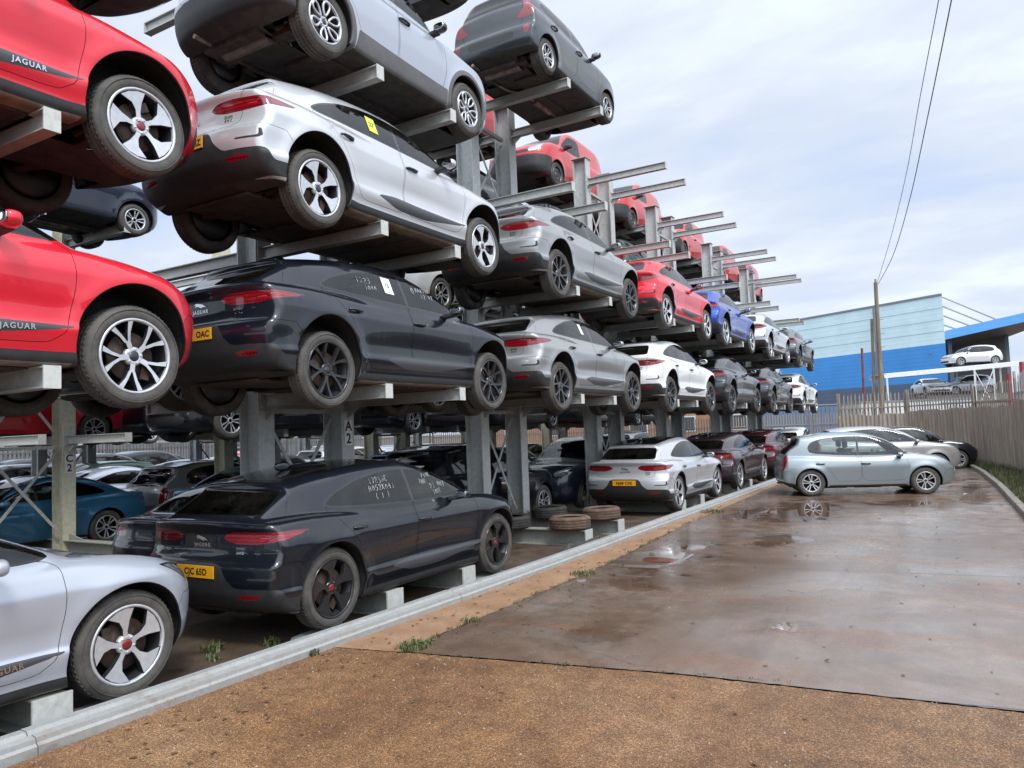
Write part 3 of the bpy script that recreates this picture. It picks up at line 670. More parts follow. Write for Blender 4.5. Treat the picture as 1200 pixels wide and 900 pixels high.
    if detail:
        g = .0045
        for i, pl in enumerate(sp['doors']):
            q = chaikin(pl, 2, .12)
            for sd, s_ in ((1, 'l'), (-1, 'r')):
                S.panel('body', lambda P: np.maximum(np.where(Y(P) > .4, sdf(q, X(P), Z(P)), .08), (-sd * P[:, 1]).clip(-.08, .08)), f'door:{i}{s_}', g)
        if sp.get('roofp'):
            q = fullx(sp['roofp']); S.panel('body', lambda P: np.where(Z(P) > 1.2, sdf(q, X(P), P[:, 1]), .08), 'roof_panel', .004)
        q = fullx(sp['bonnet']); S.panel('body', lambda P: np.where(Z(P) > .62, sdf(q, X(P), P[:, 1]), .08), 'bonnet', g)
        q2 = full(sp['tailgate']); S.panel('body', lambda P: np.maximum(np.where(X(P) < -1.1, sdf(q2, P[:, 1], Z(P)), .08), (X(P) - sp.get('tgx', sp['R'][-2][0] + .0)).clip(-.08, .08)), 'tailgate', g)
        S.panel('body', lambda P: sdf(sp['rb'], X(P), Z(P)), 'rear_bumper', .004); S.panel('body', lambda P: sdf(sp['fb'], X(P), Z(P)), 'front_bumper', .004)
    out = []
    role = dict(roof_panel='roof', body='paint', bonnet='paint', tailgate='paint', rear_bumper='paint', front_bumper='paint', door='paint', window='glass', windscreen='glass', rear_window='glass',
                window_trim='gloss', screen_trim='gloss', tail_light='red', light_bar='redbar', headlight='lamp', lamp_edge='gloss', reflector='red', bumper_vent='trim', rear_valance='trim',
                grille='trim', side_strip='strip', arch_cladding='clad', sill='sill', underbody='under', undertray='under2', gap='gap')
    plural = dict(gap='panel_gap', window_trim='window_frame', screen_trim='screen_surround', lamp_edge='lamp_surround', sill='sill')
    if 'undertray:0' in S.p:
        t = S.p.pop('undertray:0'); c = S.V[t].mean(1); S.p['undertray:f'] = t[c[:, 0] > 0]; S.p['undertray:b'] = t[c[:, 0] <= 0]
    SPLIT = dict(window_trim='y', sill='y', undertray='', bumper_vent='y', lamp_edge='xy', arch_cladding='xy', screen_trim='x', rear_valance='', grille='')
    for n in [k for k in S.p if SPLIT.get(k)]:
        t = S.p.pop(n); c = S.V[t].mean(1); key_ = (c[:, 0] > 0) * 2 * ('x' in SPLIT[n]) + (c[:, 1] > 0) * ('y' in SPLIT[n])
        for q_ in np.unique(key_): S.p[f'{n}:{q_}'] = t[key_ == q_]
    for n, t in S.p.items():
        if not len(t) or n.startswith('_'): continue
        k, _, i = n.partition(':')
        me = S.piece(n, B, -.003 if k == 'gap' else 0)
        if me is None or not len(me.polygons): continue
        par = None
        if k == 'window' and detail: par = 'door:' + i if ('door:' + i) in S.p else None
        if k == 'light_bar': par = 'tail_light:' + i
        if k == 'rear_window' and detail: par = 'tailgate'
        rl = role[k]
        if n.startswith('window:0') or k == 'windscreen': rl = 'glass_front'
        out.append((n, plural.get(k, k), me, rl, par))
    # wheel arches: rolled lip, liner; both follow the real opening
    xs_ = []
    for xw in (sp['wf'], sp['wr']):
        for sd in (1, -1):
            lip = MB(); lin = MB()
            th = np.linspace(-.22 * PI, 1.22 * PI, 45) if detail else np.linspace(-.2 * PI, 1.2 * PI, 17)
            px = xw + sp['ra'] * np.cos(th); pz = sp['wz'] + sp['ra'] * np.sin(th); ok = pz > B.zb(px) + .012
            th = th[ok]; px = px[ok]; pz = pz[ok]; py = B.ys(px, pz)
            py = np.maximum(py, .5)
            n = len(th); rings = []
            for dy, dr in ((.0, 0.), (-.006, -.006), (-.03, -.009), (-.035, .004)):
                rr = sp['ra'] + dr; rings.append([(xw + rr * math.cos(t), sd * (y + dy), sp['wz'] + rr * math.sin(t)) for t, y in zip(th, py)])
            Vv = [p for r in rings for p in r]
            lip.add(Vv, [(r * n + i, r * n + i + 1, (r + 1) * n + i + 1, (r + 1) * n + i) for r in range(3) for i in range(n - 1)], True)
            yin = sp['wy'] - .33; rr = sp['ra'] + .004
            Vl = [(xw + rr * math.cos(t), sd * (y - .035), sp['wz'] + rr * math.sin(t)) for t, y in zip(th, py)] + [(xw + rr * math.cos(t), sd * yin, sp['wz'] + rr * math.sin(t)) for t in th]
            c0 = len(Vl); Vl.append((xw, sd * yin, sp['wz']))
            lin.add(Vl, [(i, i + 1, n + i + 1, n + i) for i in range(n - 1)] + [(n + i, n + i + 1, c0) for i in range(n - 1)], False)
            if detail: out.append((f'arch_lip:{xw}{sd}', 'arch_lip', lip.mesh('arch_lip'), 'clad' if sp.get('clad') else 'paint', None))
            out.append((f'wheel_arch_liner:{xw}{sd}', 'wheel_arch_liner', lin.mesh('wheel_arch_liner'), 'liner', None))
    # running gear seen from below
    ax = MB()
    for xw in (sp['wf'], sp['wr']):
        y = sp['wy'] - .2
        ax.tube([(xw, -y, sp['wz']), (xw, y, sp['wz'])], .028, 8)
        ax.bar((xw - .16, -y + .1, .23), (xw - .16, y - .1, .23), .10, .07)
        for sd in (1, -1):
            ax.bar((xw, sd * y, sp['wz'] - .09), (xw - .05, sd * .3, .24), .07, .035); ax.bar((xw, sd * y, sp['wz'] + .05), (xw - .25, sd * .4, .25), .05, .04)
            ax.tube([(xw + .03, sd * (y - .05), sp['wz'] - .08), (xw + .03, sd * (y - .1), sp['wz'] + .28)], .05, 10)
    if sp is not IP:
        ax.tube([(sp['wf'] - .3, .1, .18), (-.4, .12, .175), (-.7, .3, .18), (sp['wr'] + .1, .35, .2), (sp['xr'] + .25, .35, .26)], .03, 8)
        ax.box((sp['xr'] + .42, .1, .24), (.32, .8, .12)); ax.box((sp['wr'] + .55, -.25, .185), (.6, .55, .05)); ax.box((.2, 0, .185), (1.5, .28, .05))
    else:
        ax.box((0, 0, .183), (2.0, 1.36, .02))
        for q in (-.75, -.25, .25, .75): ax.box((q, 0, .172), (.05, 1.3, .012))
        ax.box((-1.75, 0, .205), (.5, .9, .03))
    if sp is not IP:
        ex = MB(); ex.tube([(sp['wf'] - .2, .1, .17), (-.4, .12, .165), (-.75, .28, .165), (sp['wr'] + .15, .36, .2), (sp['xr'] + .3, .38, .25), (sp['xr'] + .05, .38, .25)], .026, 8); ex.tube([(-.1, .11, .165), (.5, .11, .165)], .06, 10)
        ex.tube([(sp['xr'] + .45, -.30, .23), (sp['xr'] + .45, .38, .23)], .085, 10); out.append(('exhaust', 'exhaust', ex.mesh('exhaust'), 'exhaust', None))
    else:
        tr_ = MB()
        for q in range(9):
            for yy in (-.66, .66): tr_.lathe([(.0005, .166), (.016, .166), (.018, .175)], 8, 'z', (-1. + .25 * q, yy, 0))
        tr_.bbox((-1.05, -.70, .174), (-.98, .70, .185)); tr_.bbox((.98, -.70, .174), (1.05, .70, .185)); out.append(('tray_fixings', 'tray_fixings', tr_.mesh('tray_fixings'), 'axle', None))
    out.append(('axles', 'axle_assembly', ax.mesh('axle_assembly', .006), 'axle', None))
    mx, my, mz = sp['mirror']
    for sd, s_ in ((1, 'l'), (-1, 'r')):
        m = superell((mx, sd * (my + .09), mz - .015), (.062, .095, .055), 2.7)
        m.v = [(x + .12 * max(0, abs(y) - my - .05) ** 1 * -1 + (.0), y, z) for x, y, z in m.v]
        out.append((f'mirror:{s_}', 'wing_mirror', m.mesh('wing_mirror'), 'mirror', f'door:0{s_}' if detail else None))
        st = MB(); st.bar((mx - .02, sd * (my - .1), mz - .07), (mx, sd * (my + .06), mz - .05), .10, .05)
        out.append((f'mstalk:{s_}', 'mirror_stalk', st.mesh('mirror_stalk', .012), 'trim', f'mirror:{s_}' if detail else None))
        if detail:
            gl = superell((mx - .064, sd * (my + .10), mz - .015), (.010, .074, .042), 3)
            out.append((f'mglass:{s_}', 'mirror_glass', gl.mesh('mirror_glass'), 'mglass', f'mirror:{s_}'))
            for i, (hx, hz) in enumerate(sp['handles'][:len(sp['doors'])]):
                y = float(B.ys(hx, hz)); y2 = float(B.ys(hx - .2, hz + .005))
                hd = MB(); hd.tube([(hx, sd * (y + .002), hz), (hx - .03, sd * (y + .028), hz), (hx - .1, sd * ((y + y2) / 2 + .034), hz + .002), (hx - .17, sd * (y2 + .028), hz + .004), (hx - .2, sd * (y2 + .002), hz + .005)], [.011, .014, .015, .014, .011], 8)
                hd.box((hx - .1, sd * ((y + y2) / 2 + .001), hz - .004), (.19, .006, .034))
                out.append((f'handle:{i}{s_}', 'door_handle', hd.mesh('door_handle', 0), 'handle', f'door:{i}{s_}'))
    # cabin
    sx, sz = sp['seats']; st = MB(); hw = sp['wy']
    rows = ((sx, (.36, -.36)), (sx - .88, (.42, -.42))) if sp is not VAN else ((sx + .3, (.34, -.34)),)
    for x0, yy in rows:
        for y0 in yy:
            st.box((x0 + .2, y0, sz - .12), (.52, .50, .16)); st.bar((x0 - .02, y0, sz - .1), (x0 - .24, y0, sz + .48), .48, .13, up=(1, 0, 0)); st.box((x0 - .27, y0, sz + .60), (.09, .26, .17))
    out.append(('seats', 'seats', st.mesh('seats', .03), 'cabin', None))
    ds = MB(); cx = sp['Gf'][1][1] if sp is IP else sp['Gf'][1][1]
    ds.box((cx - .35, 0, sp['dlo'][0][1] - .14), (.5, 2 * hw - .35, .22)); ds.tube([(cx - .72 + .05 * math.cos(t) - .02, -.36 + .18 * math.cos(t) , sp['dlo'][0][1] - .06 + .18 * math.sin(t)) for t in np.linspace(0, 2 * PI, 20)], .014, 6)
    ds.box((0, 0, .30), (2.2 if sp is not IP else 2.4, 1.3, .06))
    out.append(('dashboard', 'dashboard', ds.mesh('dashboard', .02), 'cabin', None))
    PROTO[key] = dict(parts=out, body=B, sp=sp, detail=detail)
    return PROTO[key]
def place_car(key, name, label, cat, group, loc, rz, mats, rim='blade', rim_mat='rim_silver', wheel_mats=None, pitch=0., caps='cap_dark', skip=(), droop=0.):
    pr = PROTO[key]; sp = pr['sp']; root = empty(name, loc, rz); root.rotation_euler = (0, -pitch, rz)
    tag(root, label, cat, group); obs = {}
    for pid, nm, me, role, par in pr['parts']:
        if pid in skip: continue
        o = link(nm, me, mats.get(role) or MATS[ROLE[role]], obs.get(par, root) if par else root)
        obs[pid] = o
    wp = wheel_parts(rim, sp['tr'], sp['rim'], pr['detail'])
    for ax in ('wf', 'wr'):
        for sd in (1, -1):
            w = empty('wheel', (sp[ax], sd * (sp['wy'] - .012), sp['wz'] + .005), parent=root); w.rotation_euler = (0, RNG.uniform(0, 6.28), 0 if sd > 0 else PI); w.rotation_mode = 'ZXY' if False else 'XYZ'
            # spin about the axle first, then face outwards
            w.matrix_local = Matrix.Translation((sp[ax], sd * (sp['wy'] - .012), sp['wz'] + .005 - droop)) @ Matrix.Rotation(0 if sd > 0 else PI, 4, 'Z') @ Matrix.Rotation(RNG.uniform(0, 6.28), 4, 'Y')
            link('tyre', wp['tyre'], MATS['tyre'], w, (0, -.095, 0))
            link('rim', wp['rim'], MATS[rim_mat], w); link('wheel_barrel', wp['barrel'], MATS['barrel'], w)
            if pr['detail']:
                link('brake_disc', wp['disc'], MATS['rust_disc'], w); link('wheel_cap', wp['cap'], MATS[caps], w)
    root['_'] = 0; del root['_']
    return root, obs
ROLE = dict(under2='under_dark', roof='gloss_black', glass='glass', glass_front='glass_clear', gloss='gloss_black', red='lamp_red', redbar='lamp_redbar', lamp='lamp_clear', trim='trim', strip='strip', clad='trim', sill='trim', under='under', gap='gap', exhaust='exhaust_metal', liner='liner', axle='axle', mglass='mirror_glass', handle='gloss_black', cabin='cabin', mirror='gloss_black', paint='gloss_black')
# ------------------------------------------------------------------ car materials
def glass_mat(name, tint, refl=.9):
    m = bpy.data.materials.new(name); m.use_nodes = True; nt = m.node_tree; nt.nodes.clear(); MATS[name] = m
    o = N(nt, 'ShaderNodeOutputMaterial'); t = N(nt, 'ShaderNodeBsdfTransparent'); t.inputs[0].default_value = (*tint, 1)
    g = N(nt, 'ShaderNodeBsdfGlossy'); g.inputs['Roughness'].default_value = .02; g.inputs['Color'].default_value = (refl, refl, refl, 1)
    f = N(nt, 'ShaderNodeFresnel'); f.inputs[0].default_value = 1.6
    df = N(nt, 'ShaderNodeBsdfDiffuse'); df.inputs[0].default_value = (.3, .28, .25, 1)
    mx = N(nt, 'ShaderNodeMixShader'); nt.links.new(f.outputs[0], mx.inputs[0]); nt.links.new(t.outputs[0], mx.inputs[1]); nt.links.new(g.outputs[0], mx.inputs[2])
    m2 = N(nt, 'ShaderNodeMixShader'); nt.links.new(math_(nt, 'MULTIPLY', ramp(nt, noise(nt, 5, 6, .7, objco(nt)), [(.35, 0.), (.8, 1.)]), .045), m2.inputs[0])
    nt.links.new(mx.outputs[0], m2.inputs[1]); nt.links.new(df.outputs[0], m2.inputs[2]); nt.links.new(m2.outputs[0], o.inputs[0])
glass_mat('glass', (.26, .29, .29)); glass_mat('glass_clear', (.60, .66, .65))
simple('gloss_black', (.012, .012, .014), .12, coat=.6); simple('trim', (.03, .031, .033), .52, var=.25, scale=12, bmp=.1, bscale=220)
simple('strip', (.055, .057, .062), .4); simple('cladding', (.13, .13, .13), .6, var=.15); simple('gap', (.004, .004, .005), .9); simple('liner', (.014, .013, .012), .9, var=.5, scale=14)
simple('cabin', (.085, .082, .08), .8, var=.2); simple('mirror_glass', (.32, .34, .36), .03, 1.)
m, nt, b = nmat('lamp_red'); setp(b, rough=.12, coat=1.)
wv = N(nt, 'ShaderNodeTexWave', wave_type='BANDS', bands_direction='DIAGONAL'); wv.inputs['Scale'].default_value = 26; nt.links.new(objco(nt), wv.inputs['Vector'])
wz = N(nt, 'ShaderNodeTexWave', wave_type='BANDS', bands_direction='Z'); wz.inputs['Scale'].default_value = 9; nt.links.new(objco(nt), wz.inputs['Vector'])
nt.links.new(mixc(nt, 1., ramp(nt, wv.outputs['Fac'], [(.2, (.15, .004, .008)), (.8, (.38, .008, .016))]), ramp(nt, wz.outputs['Fac'], [(.1, .55), (.7, 1.)]), 'MULTIPLY'), b.inputs['Base Color']); simple('lamp_redbar', (.7, .06, .07), .25, coat=.5); simple('lamp_clear', (.42, .44, .46), .08, .6, coat=1, var=.55, scale=14)
simple('exhaust_metal', (.24, .19, .15), .5, .6, var=.5, scale=8); simple('under', (.25, .212, .175), .8, var=.45, scale=5, bmp=.3, bscale=30); simple('under_dark', (.055, .05, .046), .8, var=.5, scale=6, bmp=.3, bscale=30); simple('axle', (.07, .055, .045), .7, .2, var=.6, scale=9)
m, nt, b = nmat('tyre'); setp(b, rough=.75)
nt.links.new(ramp(nt, noise(nt, 7, 6, .7, objco(nt)), [(.3, (.042, .040, .038)), (.75, (.125, .115, .10))]), b.inputs['Base Color']); bump(nt, b, noise(nt, 160, 2, .5, objco(nt)), .15, .004)
simple('rim_silver', (.58, .595, .62), .32, .45, var=.12, scale=16); simple('rim_black', (.022, .022, .024), .25, .3, coat=.5); simple('rim_grey', (.12, .12, .125), .32, .7, var=.15, scale=14)
simple('barrel', (.040, .040, .042), .4, .5); simple('rust_disc', (.075, .05, .038), .6, .3, var=.5, scale=12)
simple('cap_dark', (.06, .06, .065), .25, .5); simple('cap_red', (.20, .012, .016), .25, coat=.5); simple('cap_blue', (.05, .30, .42), .4)
simple('chrome', (.7, .71, .72), .12, 1.); simple('plate_yellow', (.86, .40, .008), .4, var=.06, scale=20); simple('plate_white', (.78, .78, .75), .4); simple('ink', (.008, .008, .008), .5); simple('chalk', (.50, .53, .54), .9); simple('sticker_yellow', (.62, .70, .08), .6); simple('sticker_white', (.78, .78, .76), .6)
paint('paint_white', (.80, .80, .79), .0, .4, .05); paint('paint_silver_white', (.44, .47, .53), .3, .40, .03); paint('paint_silver', (.62, .63, .64), .45, .36, .04)
paint('paint_red', (.72, .016, .036), .12, .35, .03); paint('paint_black', (.006, .008, .014), .0, .3, .012); paint('paint_black_dusty', (.005, .007, .012), .0, .3, .018)
paint('paint_grey', (.36, .36, .355), .6, .35, .06); paint('paint_corris', (.115, .115, .12), .6, .35, .08); paint('paint_charcoal', (.032, .036, .042), .5, .35, .08); paint('paint_blue', (.015, .06, .42), .35, .35, .04)
paint('paint_plum', (.06, .035, .045), .4, .35, .10); paint('paint_maroon', (.075, .012, .02), .3, .35, .10); paint('paint_mint', (.29, .335, .355), .5, .36, .07); paint('paint_beige', (.42, .41, .39), .5, .36, .10)
paint('paint_postred', (.55, .012, .018), .0, .45, .05); paint('paint_navy', (.012, .02, .042), .35, .35, .08); paint('paint_teal', (.045, .19, .34), .45, .35, .06); paint('paint_skyblue', (.08, .28, .45), .4, .35, .06); paint('paint_gunmetal', (.045, .052, .06), .5, .35, .08); paint('paint_green', (.03, .07, .055), .3, .35, .08)
def PM(c, mirror=None, **kw):
    d = dict(under=MATS['under_dark'], paint=MATS['paint_' + c], mirror=MATS['paint_' + (mirror or c)])
    for k, v in kw.items(): d[k.rstrip('_')] = MATS[v]
    return d
# ================================================================== camera
F_PX, YAW, PITCH, ROLL, EYE = 888.9, math.radians(30.403), math.radians(3.585), math.radians(2.188), 1.82
fw = Vector((-math.sin(YAW), math.cos(YAW), 0)); rt = Vector((math.cos(YAW), math.sin(YAW), 0)); up = Vector((0, 0, 1))
f2 = fw * math.cos(PITCH) + up * math.sin(PITCH); u2 = up * math.cos(PITCH) - fw * math.sin(PITCH)
r3 = rt * math.cos(ROLL) - u2 * math.sin(ROLL); u3 = u2 * math.cos(ROLL) + rt * math.sin(ROLL)
cd = bpy.data.cameras.new('camera'); cam = bpy.data.objects.new('camera', cd); COL.objects.link(cam)
M = Matrix((r3, u3, -f2)).transposed().to_4x4(); M.translation = (0, 0, EYE); cam.matrix_world = M
cd.sensor_width = 36; cd.lens = F_PX / 1200 * 36; cd.clip_end = 2000; cd.clip_start = .05; SC.camera = cam
# ================================================================== light
SUN_EL, SUN_AZ = math.radians(52), math.radians(128)     # azimuth clockwise from +Y: behind the camera, to the right
w = bpy.data.worlds.new('World'); SC.world = w; w.use_nodes = True; nt = w.node_tree; bg = nt.nodes['Background']; wo = nt.nodes['World Output']
sky = N(nt, 'ShaderNodeTexSky', sky_type='NISHITA'); sky.sun_disc = False; sky.sun_elevation = SUN_EL; sky.sun_rotation = SUN_AZ; sky.altitude = 50; sky.dust_density = 2
nt.links.new(sky.outputs[0], bg.inputs[0]); bg.inputs[1].default_value = .10
tc = N(nt, 'ShaderNodeTexCoord'); sx = N(nt, 'ShaderNodeSeparateXYZ'); nt.links.new(tc.outputs['Generated'], sx.inputs[0])
zz = math_(nt, 'ADD', math_(nt, 'MAXIMUM', sx.outputs[2], 0.), .22)
cv = N(nt, 'ShaderNodeCombineXYZ'); nt.links.new(math_(nt, 'DIVIDE', sx.outputs[0], zz), cv.inputs[0]); nt.links.new(math_(nt, 'DIVIDE', sx.outputs[1], zz), cv.inputs[1])
mp = N(nt, 'ShaderNodeMapping'); mp.inputs['Rotation'].default_value = (0, 0, .9); mp.inputs['Scale'].default_value = (.8, 1.5, 1); mp.inputs['Location'].default_value = (3.1, 1.7, 0); nt.links.new(cv.outputs[0], mp.inputs[0])
n1 = noise(nt, .9, 6, .52, mp.outputs[0], .35); n2 = noise(nt, 2.2, 5, .5, mp.outputs[0], .2)
n3 = noise(nt, 5.5, 5, .55, mp.outputs[0], .3); nn = math_(nt, 'ADD', math_(nt, 'MULTIPLY', n1, .60), math_(nt, 'ADD', math_(nt, 'MULTIPLY', n2, .27), math_(nt, 'MULTIPLY', n3, .13)))
cc = ramp(nt, nn, [(.34, (.47, .61, .86)), (.42, (.585, .665, .82)), (.48, (.625, .69, .80)), (.53, (.68, .74, .835)), (.585, (.75, .83, .90)), (.66, (.92, 1.0, 1.0))])
bg2 = N(nt, 'ShaderNodeBackground'); nt.links.new(cc, bg2.inputs[0]); 
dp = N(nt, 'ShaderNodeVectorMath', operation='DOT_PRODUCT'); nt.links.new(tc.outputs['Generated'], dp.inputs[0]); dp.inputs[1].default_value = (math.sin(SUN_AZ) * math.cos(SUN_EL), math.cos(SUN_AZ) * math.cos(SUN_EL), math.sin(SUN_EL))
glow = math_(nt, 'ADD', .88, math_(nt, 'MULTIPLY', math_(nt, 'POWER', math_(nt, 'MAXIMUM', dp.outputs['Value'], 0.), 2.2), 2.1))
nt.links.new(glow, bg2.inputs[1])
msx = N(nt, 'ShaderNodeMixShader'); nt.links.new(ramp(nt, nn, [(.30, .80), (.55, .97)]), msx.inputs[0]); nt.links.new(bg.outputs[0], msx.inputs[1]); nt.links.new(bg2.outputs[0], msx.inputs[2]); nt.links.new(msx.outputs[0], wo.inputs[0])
sl = bpy.data.lights.new('sun', 'SUN'); sl.energy = 1.5; sl.angle = math.radians(14); sl.color = (1, .96, .90); so = bpy.data.objects.new('sun', sl); COL.objects.link(so)
sd = Vector((math.sin(SUN_AZ) * math.cos(SUN_EL), math.cos(SUN_AZ) * math.cos(SUN_EL), math.sin(SUN_EL))); so.rotation_euler = sd.to_track_quat('Z', 'Y').to_euler(); so.location = sd * 60
vs = SC.view_settings; vs.view_transform = 'Standard'; vs.look = 'None'; vs.exposure = 0.5; vs.gamma = 1; vs.use_curve_mapping = False
SC.cycles.max_bounces = 8; SC.cycles.transparent_max_bounces = 12; SC.cycles.caustics_reflective = False; SC.cycles.caustics_refractive = False
# ================================================================== ground
def puddles(nt, pos, lst):
    """union of soft-edged pools at fixed places on the ground (x, y, rx, ry)"""
    wob = noise(nt, 1.6, 6, .65, pos); s = N(nt, 'ShaderNodeSeparateXYZ'); nt.links.new(pos, s.inputs[0]); acc = None
    for x, y, rx, ry in lst:
        a = math_(nt, 'DIVIDE', math_(nt, 'SUBTRACT', s.outputs[0], x), rx); b = math_(nt, 'DIVIDE', math_(nt, 'SUBTRACT', s.outputs[1], y), ry)
        q = math_(nt, 'SQRT', math_(nt, 'ADD', math_(nt, 'MULTIPLY', a, a), math_(nt, 'MULTIPLY', b, b)))
        q = math_(nt, 'SUBTRACT', 1.0, math_(nt, 'ADD', q, math_(nt, 'MULTIPLY', math_(nt, 'SUBTRACT', wob, .5), 3.4)))
        acc = q if acc is None else math_(nt, 'MAXIMUM', acc, q)
    return acc
# gravelly worn asphalt in front
m, nt, b = nmat('asphalt_gravel'); pos = worldco(nt)
big = noise(nt, .55, 6, .6, pos, .4); mid = noise(nt, 5, 6, .7, pos)
vor = N(nt, 'ShaderNodeTexVoronoi'); vor.inputs['Scale'].default_value = 150; nt.links.new(pos, vor.inputs['Vector'])
vs_ = N(nt, 'ShaderNodeSeparateColor'); nt.links.new(vor.outputs['Color'], vs_.inputs[0])
basec = ramp(nt, big, [(.30, (.160, .076, .029)), (.5, (.27, .138, .057)), (.7, (.33, .19, .092))])
grain = ramp(nt, vs_.outputs[0], [(0., (.42, .38, .34)), (.45, (.85, .83, .8)), (.80, (1.15, 1.13, 1.1)), (.95, (1.9, 1.95, 2.0))])
c_ = mixc(nt, 1., basec, grain, 'MULTIPLY'); c_ = mixc(nt, 1., c_, ramp(nt, mid, [(.25, .62), (.75, 1.25)]), 'MULTIPLY')
sepp = N(nt, 'ShaderNodeSeparateXYZ'); nt.links.new(pos, sepp.inputs[0])
st = N(nt, 'ShaderNodeMapping'); st.inputs['Scale'].default_value = (.9, .22, 1); st.inputs['Rotation'].default_value = (0, 0, .25); nt.links.new(pos, st.inputs[0])
dk = ramp(nt, noise(nt, 1.5, 6, .65, st.outputs[0], .3), [(.42, 0.), (.62, 1.)])
gx = math_(nt, 'MULTIPLY', math_(nt, 'ADD', sepp.outputs[0], 2.6), .45, clamp=True); c_ = mixc(nt, math_(nt, 'MULTIPLY', gx, .75), c_, mixc(nt, 1., c_, (.90, 1.0, 1.25), 'MULTIPLY'))  # greyer tint towards the right: wet sheen put into the colour
c_ = mixc(nt, math_(nt, 'MULTIPLY', dk, .45), c_, mixc(nt, 1., c_, (.50, .47, .46), 'MULTIPLY'))
nt.links.new(c_, b.inputs['Base Color']); nt.links.new(math_(nt, 'ADD', .42, math_(nt, 'MULTIPLY', mid, .35)), b.inputs['Roughness'])
hb = math_(nt, 'ADD', math_(nt, 'MULTIPLY', vor.outputs['Distance'], -1.), math_(nt, 'MULTIPLY', mid, .3)); bump(nt, b, hb, .8, .007)
# wet concrete slab
m, nt, b = nmat('wet_concrete'); pos = worldco(nt)
big = noise(nt, .45, 6, .6, pos, .5); mid = noise(nt, 3.2, 8, .7, pos); fine = noise(nt, 60, 4, .6, pos)
st = N(nt, 'ShaderNodeMapping'); st.inputs['Scale'].default_value = (.35, 1.3, 1); st.inputs['Rotation'].default_value = (0, 0, .12); nt.links.new(pos, st.inputs[0]); strk = noise(nt, 1.1, 6, .6, st.outputs[0], .3)
basec = ramp(nt, big, [(.28, (.155, .098, .064)), (.5, (.21, .158, .122)), (.72, (.32, .29, .27))])
c_ = mixc(nt, 1., basec, ramp(nt, mid, [(.25, .72), (.75, 1.22)]), 'MULTIPLY'); c_ = mixc(nt, 1., c_, ramp(nt, fine, [(.2, .8), (.8, 1.2)]), 'MULTIPLY')
c_ = mixc(nt, ramp(nt, strk, [(.5, 0.), (.68, .65)]), c_, mixc(nt, 1., c_, (1.1, .80, .62), 'MULTIPLY'))
vc = N(nt, 'ShaderNodeTexVoronoi', feature='DISTANCE_TO_EDGE'); vc.inputs['Scale'].default_value = .42; wv_ = N(nt, 'ShaderNodeVectorMath', operation='ADD'); nt.links.new(pos, wv_.inputs[0]); nz_ = N(nt, 'ShaderNodeTexNoise'); nz_.inputs['Scale'].default_value = 2.5; nz_.inputs['Detail'].default_value = 6; nt.links.new(pos, nz_.inputs[0]); sc_ = N(nt, 'ShaderNodeVectorMath', operation='SCALE'); sc_.inputs[3].default_value = .35; nt.links.new(nz_.outputs['Color'], sc_.inputs[0]); nt.links.new(sc_.outputs[0], wv_.inputs[1]); nt.links.new(wv_.outputs[0], vc.inputs['Vector'])
sxs = N(nt, 'ShaderNodeSeparateXYZ'); nt.links.new(pos, sxs.inputs[0]); stn_ = math_(nt, 'MULTIPLY', ramp(nt, math_(nt, 'ADD', math_(nt, 'MULTIPLY', sxs.outputs[0], -.22), math_(nt, 'MULTIPLY', mid, .9)), [(.72, 0.), (1.15, 1.)]), .75); c_ = mixc(nt, stn_, c_, mixc(nt, 1., c_, (.66, .56, .47), 'MULTIPLY'))
crk = math_(nt, 'MULTIPLY', ramp(nt, vc.outputs['Distance'], [(.0010, .8), (.0035, 0.)]), ramp(nt, big, [(.54, 0.), (.60, 1.)]))
sj = N(nt, 'ShaderNodeSeparateXYZ'); nt.links.new(pos, sj.inputs[0]); yj = math_(nt, 'ADD', sj.outputs[1], math_(nt, 'MULTIPLY', sj.outputs[0], -.12))
jnt = ramp(nt, math_(nt, 'ABSOLUTE', math_(nt, 'SUBTRACT', math_(nt, 'FRACT', math_(nt, 'DIVIDE', math_(nt, 'ADD', yj, -5.62), 4.45)), .5)), [(.4978, 0.), (.4986, 1.)])
lin_ = math_(nt, 'MAXIMUM', crk, jnt)
st2 = N(nt, 'ShaderNodeMapping'); st2.inputs['Scale'].default_value = (2.6, .14, 1); st2.inputs['Rotation'].default_value = (0, 0, -.10); nt.links.new(pos, st2.inputs[0]); trk = noise(nt, 1.3, 5, .55, st2.outputs[0], .15)
c_ = mixc(nt, ramp(nt, trk, [(.52, 0.), (.66, .45)]), c_, mixc(nt, 1., c_, (.72, .68, .66), 'MULTIPLY'))
c_ = mixc(nt, lin_, c_, (.03, .024, .02))
pd = puddles(nt, pos, [(-3.70, 9.9, .62, 1.8), (-3.35, 8.3, .3, .5), (-2.95, 6.2, .30, .22), (-2.9, 16.3, .8, 2.2), (-3.8, 15.6, .35, 1.6), (-1.2, 24.2, 1.4, 1.2), (.1, 20.5, .5, 2.5), (-1.45, 7.05, .3, .22), (-1.2, 18.0, .7, .7), (-2.4, 12.2, .5, .7)])
pdm = math_(nt, 'MULTIPLY', pd, 3.2, clamp=True); damp = math_(nt, 'MULTIPLY', math_(nt, 'ADD', pd, .55), 1.4, clamp=True)
c_ = mixc(nt, math_(nt, 'MULTIPLY', damp, .5), c_, mixc(nt, 1., c_, (.55, .50, .47), 'MULTIPLY'))
nt.links.new(c_, b.inputs['Base Color'])
rg = ramp(nt, math_(nt, 'ADD', math_(nt, 'MULTIPLY', mid, .45), math_(nt, 'MULTIPLY', strk, .55)), [(.35, .12), (.65, .34)])
nt.links.new(mixc(nt, pdm, rg, .015), b.inputs['Roughness'])
